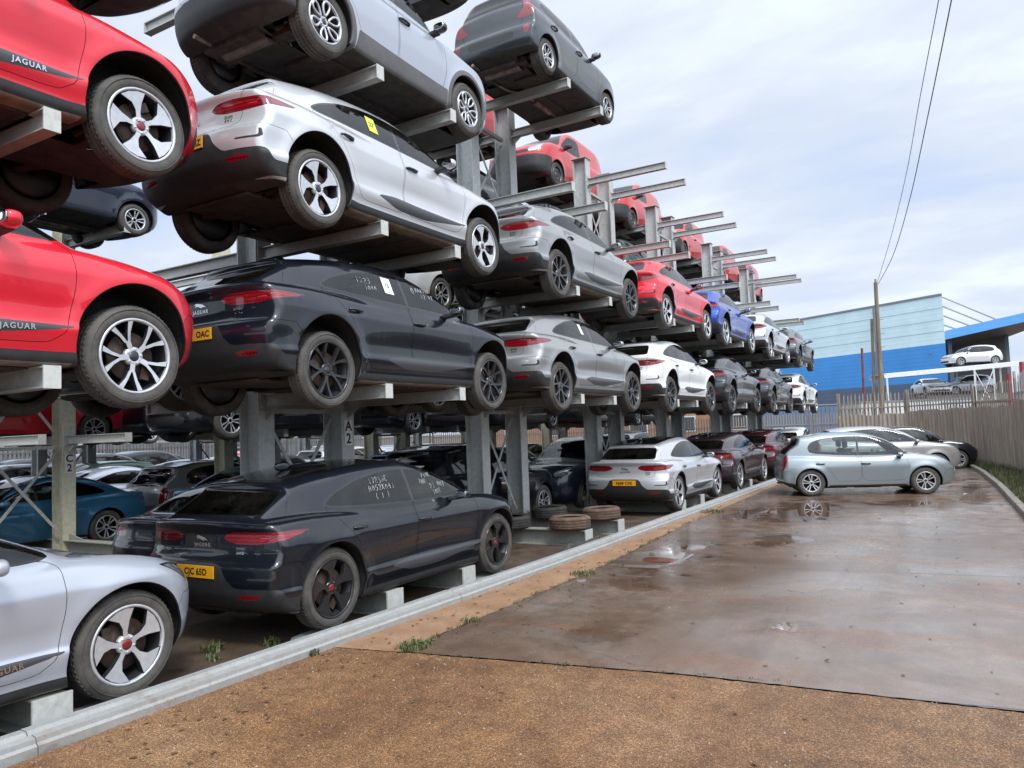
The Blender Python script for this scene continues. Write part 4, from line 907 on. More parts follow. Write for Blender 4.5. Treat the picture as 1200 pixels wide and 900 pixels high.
hh = math_(nt, 'MULTIPLY', math_(nt, 'ADD', math_(nt, 'MULTIPLY', fine, .5), mid), math_(nt, 'SUBTRACT', 1., pdm)); bump(nt, b, hh, .22, .006)
# drier dusty strip along the rail
m, nt, b = nmat('dusty_strip'); pos = worldco(nt); mid = noise(nt, 2.4, 8, .7, pos); fine = noise(nt, 80, 3, .6, pos)
c_ = ramp(nt, mid, [(.25, (.19, .10, .050)), (.5, (.295, .170, .092)), (.75, (.38, .25, .15))]); c_ = mixc(nt, 1., c_, ramp(nt, fine, [(.2, .7), (.8, 1.3)]), 'MULTIPLY')
nt.links.new(c_, b.inputs['Base Color']); setp(b, rough=.8); bump(nt, b, math_(nt, 'ADD', mid, math_(nt, 'MULTIPLY', fine, .6)), .35, .008)
# muddy yard
m, nt, b = nmat('muddy_yard'); pos = worldco(nt); mid = noise(nt, 1.3, 8, .7, pos); fine = noise(nt, 40, 4, .65, pos)
c_ = ramp(nt, mid, [(.28, (.045, .030, .019)), (.5, (.085, .058, .038)), (.75, (.14, .105, .076))]); c_ = mixc(nt, 1., c_, ramp(nt, fine, [(.2, .65), (.8, 1.35)]), 'MULTIPLY')
nt.links.new(c_, b.inputs['Base Color']); nt.links.new(ramp(nt, mid, [(.3, .3), (.6, .8)]), b.inputs['Roughness']); bump(nt, b, math_(nt, 'ADD', mid, math_(nt, 'MULTIPLY', fine, .4)), .5, .03)
simple('verge_soil', (.055, .045, .028), .9, var=.5, scale=3, bmp=.4, bscale=14)
simple('kerb_concrete', (.22, .20, .175), .75, var=.35, scale=5, bmp=.25, bscale=70)
def sheet(name, pts, z, mat, kind='structure'):
    mb = MB(); mb.add([(x, y, z) for x, y in pts], [tuple(range(len(pts)))]); o = mb.build(name, MATS[mat]); tag(o, kind=kind); return o
sheet('ground', [(-1500, -1500), (1500, -1500), (1500, 1500), (-1500, 1500)], -.07, 'muddy_yard')
def rag(pts, amp, step=.05):
    out = []
    for (x0, y0), (x1, y1) in zip(pts[:-1], pts[1:]):
        L_ = math.hypot(x1 - x0, y1 - y0); n = max(1, int(L_ / step)); nx, ny = -(y1 - y0) / L_, (x1 - x0) / L_
        for k in range(n):
            j = RNG.normal(0, amp); out.append((x0 + (x1 - x0) * k / n + nx * j, y0 + (y1 - y0) * k / n + ny * j))
    return out + [pts[-1]]
sheet('road', [(-4.86, -6), (3.5, -6), (3.5, 5.78)] + rag([(1.0, 5.655), (.22, 5.602), (-1.87, 5.47), (-4.2, 5.10), (-4.86, 4.98)], .006), 0, 'asphalt_gravel')
KERB = [(1.05, 5.65), (.98, 9), (.84, 15.2), (.66, 22.0), (.42, 27), (.10, 31), (-.35, 33.2), (-1.2, 34.0)]
sheet('concrete_slab', rag([(-4.2, 5.118), (-1.87, 5.488), (.22, 5.618), (1.05, 5.668)], .005) + KERB[1:] + [(-4.6, 34.2)] + rag([(-4.62, 22), (-4.45, 14), (-4.16, 9), (-4.2, 5.13)], .007, .08), .004, 'wet_concrete')
sheet('concrete_strip', rag([(-4.86, 4.995), (-4.215, 5.105)], .005) + rag([(-4.215, 5.12), (-4.175, 9), (-4.465, 14)], .007, .08)[:-1] + [(-4.465, 14), (-4.635, 22), (-4.615, 34.2), (-4.86, 34.2)], .002, 'dusty_strip')
kb = MB()
for (a, b_) in zip(KERB[:-1], KERB[1:]):
    A, B_ = Vector((*a, 0)), Vector((*b_, 0)); L_ = (B_ - A).length; n_ = max(1, round(L_ / .92))
    for k in range(n_):
        p, q = A.lerp(B_, k / n_), A.lerp(B_, (k + 1) / n_ - .008 / L_ * n_ * .9 if n_ else 1); off = (q - p).normalized().cross(Vector((0, 0, 1))) * .07
        kb.bar(p + off + Vector((0, 0, .02)), q + off + Vector((0, 0, .02)), .13, .21)
tag(kb.build('kerb', MATS['kerb_concrete'], bevel=.012), kind='structure')
vg = [(a + .13, b_) for a, b_ in KERB]; sheet('verge', vg + [(.9, 34.2), (2.4, 29), (3.4, 20), (3.9, 5.6)], .05, 'verge_soil')
stn = MB()
for _ in range(2600):
    y = 1.6 + 4.2 * RNG.uniform(); x = -4.8 + 5.6 * RNG.uniform(); r_ = .004 + .006 * RNG.uniform() ** 2
    if y > 5.0 + .14 * (x + 4.8): 
        if RNG.uniform() > .12: continue
    a = RNG.uniform(0, 6.28); c_, s_ = math.cos(a) * r_, math.sin(a) * r_
    stn.add([(x + c_, y + s_, .001), (x - s_ * .8, y + c_ * .8, .001), (x - c_, y - s_, .001), (x + s_ * .9, y - c_ * .9, .001), (x + .2 * r_, y, .003 + r_ * .8)], [(0, 1, 4), (1, 2, 4), (2, 3, 4), (3, 0, 4)])
m, nt, b = nmat('stone'); nt.links.new(ramp(nt, noise(nt, 21, 2, .5, worldco(nt)), [(.3, (.12, .085, .06)), (.55, (.30, .24, .18)), (.75, (.48, .44, .40))]), b.inputs['Base Color']); setp(b, rough=.7)
tag(stn.build('gravel', MATS['stone']), kind='stuff')
# ================================================================== grass and weeds
def leafmat(name, c1, c2):
    m, nt, b = nmat(name); oi = noise(nt, 9, 4, .6, worldco(nt)); nt.links.new(ramp(nt, oi, [(.3, c1), (.7, c2)]), b.inputs['Base Color']); setp(b, rough=.6)
leafmat('grass', (.045, .065, .02), (.13, .12, .055)); leafmat('weed_leaf', (.045, .085, .022), (.14, .155, .05)); leafmat('dry_grass', (.10, .09, .04), (.20, .17, .09))
def blades(mb, c, n, r, h, wd=.006, lean=.5):
    for _ in range(n):
        a, q = RNG.uniform(0, 6.28), r * math.sqrt(RNG.uniform()); x, y = c[0] + q * math.cos(a), c[1] + q * math.sin(a); H_ = h * RNG.uniform(.45, 1.1); t = RNG.uniform(0, 6.28); l = H_ * RNG.uniform(.1, lean)
        dx, dy = math.cos(t), math.sin(t); px, py = -dy * wd, dx * wd
        mb.add([(x - px, y - py, c[2]), (x + px, y + py, c[2]), (x + dx * l * .4 + px * .8, y + dy * l * .4 + py * .8, c[2] + H_ * .6), (x + dx * l * .4 - px * .8, y + dy * l * .4 - py * .8, c[2] + H_ * .6), (x + dx * l, y + dy * l, c[2] + H_ * .95)], [(0, 1, 2, 3), (3, 2, 4)])
gr = MB()
for _ in range(900):
    t = RNG.uniform(0, len(KERB) - 1.01); i = int(t); a, b_ = Vector(KERB[i]), Vector(KERB[i + 1]); p = a.lerp(b_, t - i); off = .16 + abs(RNG.normal(0, .55))
    blades(gr, (p.x + off, p.y, .05), 16, .10, RNG.uniform(.06, .30), .005)
tag(gr.build('grass', MATS['grass']), kind='stuff')
lf = MB()
for _ in range(420):
    y = 2 + 14 * RNG.uniform() ** 1.5; x = (-4.75 + abs(RNG.normal(0, .5))) if RNG.uniform() < .6 else RNG.uniform(-4.6, .6); a = RNG.uniform(0, 6.28); r_ = RNG.uniform(.012, .030); c_, s_ = math.cos(a) * r_, math.sin(a) * r_
    lf.add([(x - c_, y - s_, .008), (x + s_ * .5, y - c_ * .5, .008 + r_ * RNG.uniform(0, .5)), (x + c_, y + s_, .010), (x - s_ * .5, y + c_ * .5, .008 + r_ * RNG.uniform(0, .4))], [(0, 1, 2), (0, 2, 3)])
leafmat('dead_leaf', (.06, .035, .018), (.20, .12, .05)); tag(lf.build('fallen_leaves', MATS['dead_leaf']), kind='stuff')
jg = MB()
for _ in range(150):
    y = 5.15 + 12 * RNG.uniform() ** 1.8; xj = -4.175 if y < 9 else -4.175 - (y - 9) * .058
    blades(jg, (xj + RNG.normal(0, .012), y, .004), 7, .035, RNG.uniform(.015, .05), .003, .9)
for _ in range(50):
    x = -4.2 + 3.2 * RNG.uniform() ** 1.5; blades(jg, (x, 5.107 + (x + 4.2) * .159 + RNG.normal(0, .006), .002), 5, .03, RNG.uniform(.01, .03), .003, .9)
tag(jg.build('joint_grass', MATS['grass']), kind='stuff')
def weed(loc, r, n, h, label, mat='weed_leaf', group='weeds growing from the joints'):
    mb = MB(); blades(mb, (0, 0, 0), n, r, h, .007, .9)
    for _ in range(n // 3):
        a = RNG.uniform(0, 6.28); q = r * RNG.uniform(.2, 1); x, y = q * math.cos(a), q * math.sin(a); s_ = RNG.uniform(.012, .028); z = RNG.uniform(.01, h * .7); t = RNG.uniform(0, 6.28)
        mb.add([(x, y, z), (x + s_ * math.cos(t + .5), y + s_ * math.sin(t + .5), z + s_ * .4), (x + 1.9 * s_ * math.cos(t), y + 1.9 * s_ * math.sin(t), z + s_ * .2), (x + s_ * math.cos(t - .5), y + s_ * math.sin(t - .5), z + s_ * .4)], [(0, 1, 2, 3)])
    o = mb.build('weed', MATS[mat], loc=loc); tag(o, label, 'weed', group)
weed((-4.17, 5.28, .004), .15, 110, .055, 'bright green weed tuft at the corner where slab, strip and gravel meet')
weed((-4.18, 6.2, .004), .10, 40, .04, 'thin weed along the slab joint just past the corner tuft')
weed((-4.19, 8.7, .004), .16, 80, .05, 'low weed patch in the joint beside the larger puddle')
weed((-4.50, 15.6, .004), .25, 110, .09, 'yellowish weed patch in the joint opposite the silver car with yellow plate', 'dry_grass')
weed((-4.83, 4.75, .0), .05, 26, .07, 'tiny weed against the foot of the low rail')
weed((-6.0, 4.65, -.07), .10, 40, .09, 'leafy weed in the mud behind the plated black car, left of two', group='weeds in the mud')
weed((-5.62, 5.0, -.07), .08, 36, .08, 'leafy weed in the mud nearest the black rear wheel', group='weeds in the mud')
weed((-5.75, 4.45, -.07), .07, 30, .06, 'smallest weed in the mud behind the plated black car', group='weeds in the mud')
# ================================================================== steel
def steel(name, c, rough=.55, rust=.10):
    m, nt, b = nmat(name); co = worldco(nt); f = noise(nt, 1.7, 8, .7, co); g = noise(nt, 14, 6, .7, co)
    c0 = mixc(nt, 1., c, ramp(nt, g, [(.25, .72), (.75, 1.2)]), 'MULTIPLY')
    c1 = mixc(nt, math_(nt, 'MULTIPLY', ramp(nt, math_(nt, 'MULTIPLY', f, g), [(.28, 0.), (.42, 1.)]), rust), c0, (.16, .075, .03))
    nt.links.new(c1, b.inputs['Base Color']); setp(b, rough=rough, metal=.15); bump(nt, b, g, .12, .004)
steel('post_grey', (.52, .545, .53), rust=.3); steel('arm_grey', (.46, .475, .455), rust=.35); steel('plate_end', (.58, .59, .55), rust=.25); steel('post_cream', (.66, .65, .50), rust=.2); steel('base_concrete', (.34, .345, .31), .7, .25); steel('galv', (.36, .365, .355), .5, .12); steel('rail_steel', (.37, .375, .36), .55, .55)
def hpost(mb, x, y, z0, z1, d=.34, wd=.24):
    t = .022
    mb.bbox((x - d / 2, y - wd / 2, z0), (x - d / 2 + t, y + wd / 2, z1)); mb.bbox((x + d / 2 - t, y - wd / 2, z0), (x + d / 2, y + wd / 2, z1)); mb.bbox((x - d / 2 + t, y - .009, z0), (x + d / 2 - t, y + .009, z1))
def arm(parent, x0, x1, y, ztop, mat, h=.15, wd=.11):
    """channel section cantilever with an end plate"""
    mb = MB(); t = .012; a, b_ = min(x0, x1), max(x0, x1)
    mb.bbox((a, y - wd / 2, ztop - t), (b_, y + wd / 2, ztop)); mb.bbox((a, y - wd / 2, ztop - h), (b_, y + wd / 2, ztop - h + t)); mb.bbox((a, y - t / 2 - .012, ztop - h + t), (b_, y + t / 2 - .012, ztop - t))
    o = mb.build('arm', MATS[mat], parent)
    s_ = 1 if x1 > x0 else -1
    e = MB(); e.bbox((min(x1, x1 + s_ * .012), y - wd / 2 - .004, ztop - h - .004), (max(x1, x1 + s_ * .012), y + wd / 2 + .004, ztop + .004)); e.build('end_plate', MATS['plate_end'], o)
    gp = MB(); gp.prism([(x0, ztop - h), (x0 + s_ * .22, ztop - h), (x0, ztop - h - .16)], y - .008, y + .008); gp.bbox((min(x0, x0 + s_ * .016), y - .10, ztop - h - .06), (max(x0, x0 + s_ * .016), y + .10, ztop + .07))
    for by in (-.075, .075):
        for bz in (-.11, .06): gp.lathe([(.0005, s_ * .034), (.015, s_ * .034), (.016, s_ * .016)], 6, 'x', (x0, y + by, ztop - .05 + bz))
    gp.build('gusset', MATS[mat], o)
def frame(x, ys_, tiers, ztop, label, group, mat='post_grey', right=True, left=True, reach=2.07, skip=(), base=True, amat='arm_grey'):
    r = empty('rack_frame', (0, 0, 0)); tag(r, label, 'storage rack', group)
    for k, y in enumerate(ys_):
        mb = MB(); hpost(mb, x, y, -.07, ztop); mb.bbox((x - .2, y - .16, ztop), (x + .2, y + .16, ztop + .015)); mb.build('post', MATS[mat], r)
        for i, z in enumerate(tiers):
            if right and (i, k, 'r') not in skip: arm(r, x + .17, x + reach, y, z, amat)
            if left and (i, k, 'l') not in skip: arm(r, x - .17, x - reach, y, z, amat)
        if base:
            for s_, on_ in ((1, right), (-1, left)):
                if not on_: continue
                bs = MB(); x0, x1 = x + s_ * .18, x + s_ * reach
                bs.prism([(x0, -.07), (x1, -.07), (x1, .17), (x0 + s_ * .5, .185), (x0, .30)], y - .012, y + .012); bs.bbox((min(x0, x1), y - .11, .171), (max(x0, x1), y + .11, .186)); bs.bbox((min(x0, x1), y - .11, -.07), (max(x0, x1), y + .11, -.055))
                o = bs.build('base_beam', MATS['base_concrete'], r)
                e = MB(); e.bbox((min(x1, x1 + s_ * .02), y - .13, -.07), (max(x1, x1 + s_ * .02), y + .13, .19)); e.build('end_plate', MATS['plate_end'], o)
    zs = [.35] + [t for t in tiers if t < ztop - .2]
    y0, y1 = ys_[0] + .12, ys_[1] - .12
    for a, b_ in zip(zs[:-1], zs[1:]):
        for q, (p0, p1) in enumerate((((a, b_ - .3), (y0, y1)), ((b_ - .3, a), (y0, y1)))):
            mb = MB(); mb.bar((x + (.02 if q else -.02), p1[0], p0[0]), (x + (.02 if q else -.02), p1[1], p0[1]), .012, .05); mb.build('brace', MATS[amat], r)
        mb = MB(); mb.bar((x, y0, b_ - .2), (x, y1, b_ - .2), .06, .06); mb.build('tie_bar', MATS[amat], r)
    return r
TZ = [2.385, 4.175, 5.93, 7.71]
COLY = {'L': (1.45, 2.85), 'B': (6.39, 7.80), 'C': (11.29, 12.65), 'D': (16.2, 17.6), 'E': (21.0, 22.4), 'F': (26.6, 28.0), 'G': (32.0, 33.1)}
AX = -7.37
FL = dict(L='front rack frame holding the two red cars at the left', B='front rack frame with a white A2 tag holding three stacked electric cars', C='front rack frame with bare base beams and old tyres lying on them', D='front rack frame carrying the white car and the red car',
          E='front rack frame carrying the blue car', F='front rack frame carrying the two dark cars behind the blue one', G='farthest front rack frame, by the palisade fence')
for c, ys_ in COLY.items():
    frame(AX, ys_, TZ, 8.2, FL[c], 'cantilever frames of the front rack')
def sign(txt, pos, r, mat='plate_white'):
    mb = MB(); n = len(txt); mb.box((0, 0, 0), (.15, .17 * n, .006)); o = mb.build('bay_tag', MATS[mat], r)
    basis(o, (0, 1, 0), (0, 0, 1), pos)
    for i, ch in enumerate(txt):
        t = link('lettering', text_mesh(ch, .19, .002, .004), MATS['ink'], o, (0, .17 * ((n - 1) / 2 - i), .0035))
racks = {o['label']: o for o in COL.objects if o.name.startswith('rack_frame')}
sign('A2', (AX + .178, 7.80, 1.89), racks[FL['B']])
CX = -14.1; CZ = [2.05, 3.85, 5.65]
CLs = dict(L='second row rack frame at the far left', B='pale green second row rack frame with a white C2 tag', C='second row rack frame seen behind the plated black car', D='second row rack frame behind the bay of old tyres', E='second row rack frame behind the silver car with yellow plate', F='second row rack frame behind the plum car', G='farthest second row rack frame')
for c, ys_ in COLY.items():
    if c in 'LBCDEFG':
        frame(CX, ys_, CZ, 6.9, CLs[c], 'cantilever frames of the second rack row', 'post_cream', reach=1.95, amat='plate_end' if c == 'B' else 'arm_grey')
racks = {o['label']: o for o in COL.objects if o.name.startswith('rack_frame')}
sign('C2', (CX + .178, 7.80, 1.55), racks[CLs['B']])
EX = -21.6
for c, lab in dict(B='third row rack frame at the far left of the yard', C='third row rack frame behind the C2 post', D='third row rack frame behind the plated black car roof', E='third row rack frame deep behind the bay of tyres', F='farthest third row rack frame').items():
    frame(EX, COLY[c], CZ[:2], 5.2, lab, 'cantilever frames of the third rack row', reach=1.95)
# ------------------------------------------------------------------ low steel rail along the front
PR_ = [(0, 0), (0, .045), (-.02, .06), (-.024, .088), (-.075, .10), (-.092, .08), (-.115, .08), (-.135, .108), (-.20, .11), (-.21, .0)]
rail = empty('kerb_rail', (0, 0, 0)); tag(rail, 'long low galvanised steel rail edging the rack above the concrete strip', 'rail')
cuts = [-2.0, 2.55, 6.9, 11.2, 15.5, 19.8, 24.1, 28.4, 33.5]
for i, (a, b_) in enumerate(zip(cuts[:-1], cuts[1:])):
    fx = lambda y: -4.89 + .022 * min(max(y - 2, 0), 7)
    mb = MB(); n = len(PR_); V = []
    ny = 7
    for k in range(ny):
        y = a + (b_ - .006 - a) * k / (ny - 1); j = RNG.normal(0, .004)
        V += [(fx(y) + p[0] + j, y, max(p[1] - .0 + (i % 2) * .003, -.0) - (.06 if p[1] == 0 else 0)) for p in PR_]
    mb.add(V, [(k * n + q, k * n + (q + 1) % n, (k + 1) * n + (q + 1) % n, (k + 1) * n + q) for k in range(ny - 1) for q in range(n)] + [tuple(range(n)), tuple(range((ny - 1) * n, ny * n))])
    mb.build('rail_length', MATS['rail_steel'], rail)
# ================================================================== cars
def sidept(body, x, z, sd=-1, off=.003):
    y = float(body.ys(x, z)); P = np.array([[x, sd * y, z]]); n = body.normals(P)[0]; return Vector(P[0] + n * off), Vector(n)
def stick(o, body, x, z, sd=-1, off=.003, rot=0.):
    p, n = sidept(body, x, z, sd, off); u = Vector((0, 0, 1)); r = u.cross(n).normalized(); u = n.cross(r)
    r2 = r * math.cos(rot) + u * math.sin(rot); u2_ = u * math.cos(rot) - r * math.sin(rot); basis(o, r2, u2_, p)
def plate(root, body, txt, z, mat='plate_yellow', front=False, size=.082, xoff=0., tilt=True):
    s_ = 1 if front else -1
    x = float(body.xs(0.05, z, s_)); x2 = float(body.xs(.05, z + .05, s_)); x3 = float(body.xs(.05, z - .05, s_)); xm = (max if front else min)(x, x2, x3) + s_ * .006
    mb = MB(); mb.box((0, 0, 0), (.52, .112, .008)); o = mb.build('number_plate', MATS[mat], root, bevel=.002)
    basis(o, (0, s_, 0), (0, 0, 1), (xm, 0, z))
    link('lettering', text_mesh(txt, size, .001, .0022, 1.05), MATS['ink'], o, (xoff, -.002, .005))
def onrear(o, root, body, y, z, size_unused=0, off=.004):
    x = float(body.xs(y, z, -1)); P = np.array([[x, y, z]]); n = Vector(body.normals(P)[0]); u = Vector((0, 0, 1)); r = u.cross(n).normalized(); basis(o, r, n.cross(r), Vector((x, y, z)) + n * off)
TXT = {}
def txt(s_, size, bold=0., depth=.001, space=1.):
    k = (s_, size, bold)
    if k not in TXT: TXT[k] = text_mesh(s_, size, depth, bold, space)
    return TXT[k]
def leaper():
    pts = [(-.085, .012), (-.06, .022), (-.03, .02), (0, .014), (.03, .008), (.055, -.004), (.09, -.026), (.07, -.02), (.045, -.018), (.02, -.022), (.012, -.03), (.008, -.022), (-.02, -.012), (-.045, -.006), (-.07, -.012), (-.075, -.006), (-.055, .004), (-.07, .008)]
    mb = MB(); mb.prism(pts, 0, .004, 'z'); return mb.mesh('emblem')
LEAP = leaper()
def badges(root, body):
    o = link('emblem', LEAP, MATS['chrome'], root); onrear(o, root, body, 0, .93)
    o = link('lettering', txt('JAGUAR', .05, .001, .002, 1.3), MATS['chrome'], root); onrear(o, root, body, 0, .865)
    for s_, z in (('EV400', .845), ('AWD', .805)):
        o = link('lettering', txt(s_, .036, .0005, .002, 1.1), MATS['chrome'], root); onrear(o, root, body, -.50, z)
GL = {'1': [[(.3, .8), (.5, 1), (.5, 0)]], '2': [[(.1, .8), (.3, 1), (.7, .95), (.75, .7), (.1, 0), (.8, .05)]], '3': [[(.1, .95), (.6, 1), (.7, .75), (.3, .55), (.75, .4), (.6, .02), (.1, .05)]], '4': [[(.5, 1), (.1, .4), (.85, .4)], [(.6, .7), (.58, 0)]],
 '5': [[(.75, 1), (.2, .97), (.18, .6), (.6, .62), (.75, .3), (.5, 0), (.1, .08)]], '7': [[(.1, .97), (.8, 1), (.35, 0)]], '8': [[(.5, .52), (.2, .75), (.5, 1), (.75, .78), (.2, .25), (.5, 0), (.8, .25), (.5, .52)]], '0': [[(.5, 1), (.15, .6), (.3, .05), (.7, .05), (.85, .6), (.5, 1)]], 'O': [[(.5, 1), (.1, .6), (.2, .1), (.7, .0), (.9, .5), (.5, 1)]],
 'A': [[(.05, 0), (.45, 1), (.85, 0)], [(.2, .4), (.7, .42)]], 'C': [[(.8, .85), (.4, 1), (.1, .5), (.35, 0), (.8, .1)]], 'N': [[(.1, 0), (.12, 1), (.75, .02), (.78, 1)]], 'X': [[(.1, 1), (.8, 0)], [(.8, 1), (.1, 0)]], 'P': [[(.15, 0), (.15, 1), (.7, .9), (.65, .55), (.15, .5)]], 'I': [[(.4, 1), (.42, 0)]], 'K': [[(.1, 1), (.12, 0)], [(.75, 1), (.12, .45), (.8, 0)]],
 'J': [[(.7, 1), (.68, .2), (.4, 0), (.1, .2)]], 'H': [[(.1, 1), (.1, 0)], [(.8, 1), (.78, 0)], [(.1, .5), (.8, .5)]], 'R': [[(.1, 0), (.12, 1), (.7, .85), (.6, .55), (.12, .5), (.8, 0)]], 'U': [[(.1, 1), (.15, .15), (.5, 0), (.75, .2), (.78, 1)]], 'T': [[(.05, 1), (.85, .97)], [(.45, 1), (.43, 0)]], 'S': [[(.8, .9), (.4, 1), (.15, .75), (.7, .4), (.6, .05), (.1, .08)]], 'M': [[(.05, 0), (.15, 1), (.45, .4), (.75, 1), (.85, 0)]], 'Y': [[(.1, 1), (.45, .5), (.8, 1)], [(.45, .5), (.42, 0)]], 'E': [[(.75, 1), (.15, .98), (.12, .02), (.8, 0)], [(.13, .52), (.6, .52)]], '(': [[(.6, 1.1), (.3, .5), (.6, -.1)]], ')': [[(.3, 1.1), (.6, .5), (.3, -.1)]]}
def scrawl(s_, size):
    mb = MB(); x0 = -len(s_) * size * .42
    for i, ch in enumerate(s_):
        dx, dy, sl = RNG.normal(0, .06), RNG.normal(0, .08), RNG.normal(.12, .06)
        for stp in GL.get(ch, ()):
            P = [(x0 + size * (i * .84 + (x + dx + sl * y) * .68 * RNG.uniform(.93, 1.07)), size * (y - .5 + dy + RNG.normal(0, .03)), 0) for x, y in stp]
            mb.tube(P, size * .045, 4)
    return mb.mesh('chalk_mark')
def chalk(root, body, lines, sd=-1):
    for s_, x, z, size in lines:
        o = link('chalk_mark', scrawl(s_, size), MATS['chalk'], root); stick(o, body, x, z, sd, .004, .05)
def sticker(root, body, x, z, wd, h, mat, marks=None):
    mb = MB(); mb.box((0, 0, 0), (wd, h, .001)); o = mb.build('sticker', MATS[mat], root); stick(o, body, x, z, -1, .004, -.04)
    if marks:
        t = link('lettering', txt(marks, h * .42, .001), MATS['ink'], o, (0, 0, .0006))
make_proto('ipace', IP, .022); IB = PROTO['ipace']['body']
FIN = superell((-1.28, 0, 1.535), (.11, .022, .05), 2.2, 12, 8).mesh('roof_antenna')
GI = 'electric cars racked on the front arms'
def ip(col_y, z, color, label, rim='blade', rim_mat='rim_silver', caps='cap_dark', x=-6.165, **kw):
    mats = PM(color, kw.pop('mirror', None)); mats['roof'] = MATS['gloss_black' if kw.pop('dark_roof', 0) else 'paint_' + color]; mats['sill'] = MATS['trim']; mats['under'] = MATS['under']
    root, obs = place_car('ipace', 'electric_car', label, 'car', GI, (x, col_y, z), PI / 2, mats, rim, rim_mat, None, kw.pop('pitch', 0.), caps, droop=.09 if z > 1 else 0.)
    badges(root, IB); link('roof_antenna', FIN, MATS['gloss_black'], root)
    if kw.get('plate'): plate(root, IB, kw['plate'], .635, xoff=kw.get('xoff', 0.))
    if kw.get('script'):
        for sd_ in (-1,):
            o = link('lettering', txt('JAGUAR', .052, .001, .002, 1.25), MATS['chrome'], obs['side_strip:r']); stick(o, IB, .66, .432, -1, .004, .04)
            if kw.get('small', 1): pass
    return root, obs
T0, T1, T2 = .01, 2.20, 3.99
ip(1.88, T0, 'silver_white', 'silver white electric car in front of the black car, lowest at the left edge', 'blade', 'rim_silver', 'cap_red', script=True)
ip(1.95, T1, 'red', 'red electric car with split spoke wheels, lower of the two red ones at left', 'split', 'rim_silver', script=True)
ip(2.02, T2, 'red', 'red electric car with blade wheels, upper of the two red ones at left', 'blade', 'rim_silver', 'cap_red', script=True)
r, o = ip(6.95, T0, 'black_dusty', 'dusty black electric car on the ground with plate CJC 65D', 'blade', 'rim_black', 'cap_red', plate='CJC 65D', xoff=.01, dark_roof=1)
chalk(r, IB, [('1723AC', -.62, 1.345, .062), ('N052X041', -.60, 1.265, .062), ('( I )', -.62, 1.185, .055), ('PINK', .22, 1.345, .05), ('JHR', .12, 1.28, .055), ('21 OUT', .38, 1.215, .06), ('SMYE', .34, 1.145, .05)])
r, o = ip(6.96, T1, 'black', 'shiny black electric car with a white window sticker, above the plated black one', 'split', 'rim_black', plate='OAC', xoff=.14)
sticker(r, IB, -.42, 1.29, .15, .21, 'sticker_white', '/3'); chalk(r, IB, [('1723', -.80, 1.30, .07), ('1080', -.72, 1.22, .06), ('MARSSP', .25, 1.33, .06), ('12 82', .30, 1.26, .06), ('O', .05, 1.31, .09)])
r, o = ip(6.89, T2, 'silver', 'bright silver electric car with a yellow window sticker, above the shiny black car', 'blade', 'rim_silver', plate='HZ', xoff=.18)
sticker(r, IB, -.55, 1.27, .14, .21, 'sticker_yellow', '27')
r, o = ip(12.0, T1, 'grey', 'mid grey electric car with black roof and white sticker, lower of two grey ones', 'split', 'rim_grey', dark_roof=1)
sticker(r, IB, -.45, 1.29, .10, .20, 'sticker_white')
ip(12.1, T2, 'grey', 'mid grey electric car, upper of two grey ones, below the empty arms', 'split', 'rim_grey')
ip(17.35, T0, 'silver', 'silver electric car on the ground past the tyres, plate NJ68 CXE', 'blade', 'rim_silver', plate='NJ68 CXE', dark_roof=1)
ip(17.18, T1, 'white', 'white electric car with dark wheels above the plated silver one', 'split', 'rim_grey')
ip(17.2, T2, 'red', 'red electric car on the middle arms above the white one', 'blade', 'rim_silver')
ip(22.6, T0, 'plum', 'dusty plum grey electric car on the ground behind the plated silver one', 'split', 'rim_silver')
ip(22.25, T1, 'charcoal', 'charcoal electric car between the white car and the farther dark one', 'split', 'rim_grey')
ip(21.95, T2, 'blue', 'bright blue electric car on the middle arms behind the red one', 'blade', 'rim_silver')
ip(27.9, T0, 'maroon', 'dark maroon electric car on the ground next to the parked hatchback', 'split', 'rim_grey')
ip(27.5, T1, 'charcoal', 'charcoal electric car next to the farthest white one', 'split', 'rim_grey')
ip(27.5, T2, 'silver', 'silver electric car behind the bright blue one on the middle arms', 'split', 'rim_silver')
ip(33.5, T0, 'white', 'white electric car at ground level, farthest in the front rack', 'blade', 'rim_silver')
ip(33.2, T1, 'white', 'white electric car on the lowest arms, farthest in the front rack', 'blade', 'rim_silver')
ip(32.9, T2, 'corris', 'grey electric car on the middle arms, farthest in the front rack', 'split', 'rim_grey')
# upper level cars of other makes
make_proto('cross', CROSS, .026); make_proto('city', CITY, .026); make_proto('hatch', HATCH, .024)
def other(key, name, label, loc, rz, mats, rim, rmat='rim_silver', group=None, cat='car', **kw):
    return place_car(key, name, label, cat, group, loc, rz, mats, rim, rmat, **kw)
GU = 'smaller cars on the top arms'
m_ = PM('silver_white', clad='cladding', sill='cladding', arch_cladding='cladding')
m_['mirror'] = MATS['gloss_black']
other('cross', 'crossover', 'white crossover with grey cladding and petal wheels, above the bright silver car', (-6.165, 6.87, 5.765), PI / 2, m_, 'petal', 'rim_silver', GU, droop=.04)
other('city', 'city_car', 'dark grey city car highest in the rack, tail towards us', (-6.10, 11.85, 7.56), PI / 2, PM('gunmetal', 'gunmetal', trim='gloss_black'), 'twin', 'rim_silver', GU)
r, o = other('city', 'city_car', 'dark car underside at the top edge above the white crossover', (-6.10, 6.9, 7.56), PI / 2, PM('navy'), 'twin', 'rim_silver', GU)
other('cross', 'crossover', 'dark crossover underside at the top left above the red cars', (-6.165, 2.3, 5.73), PI / 2, PM('gunmetal'), 'twin', 'rim_silver', GU)
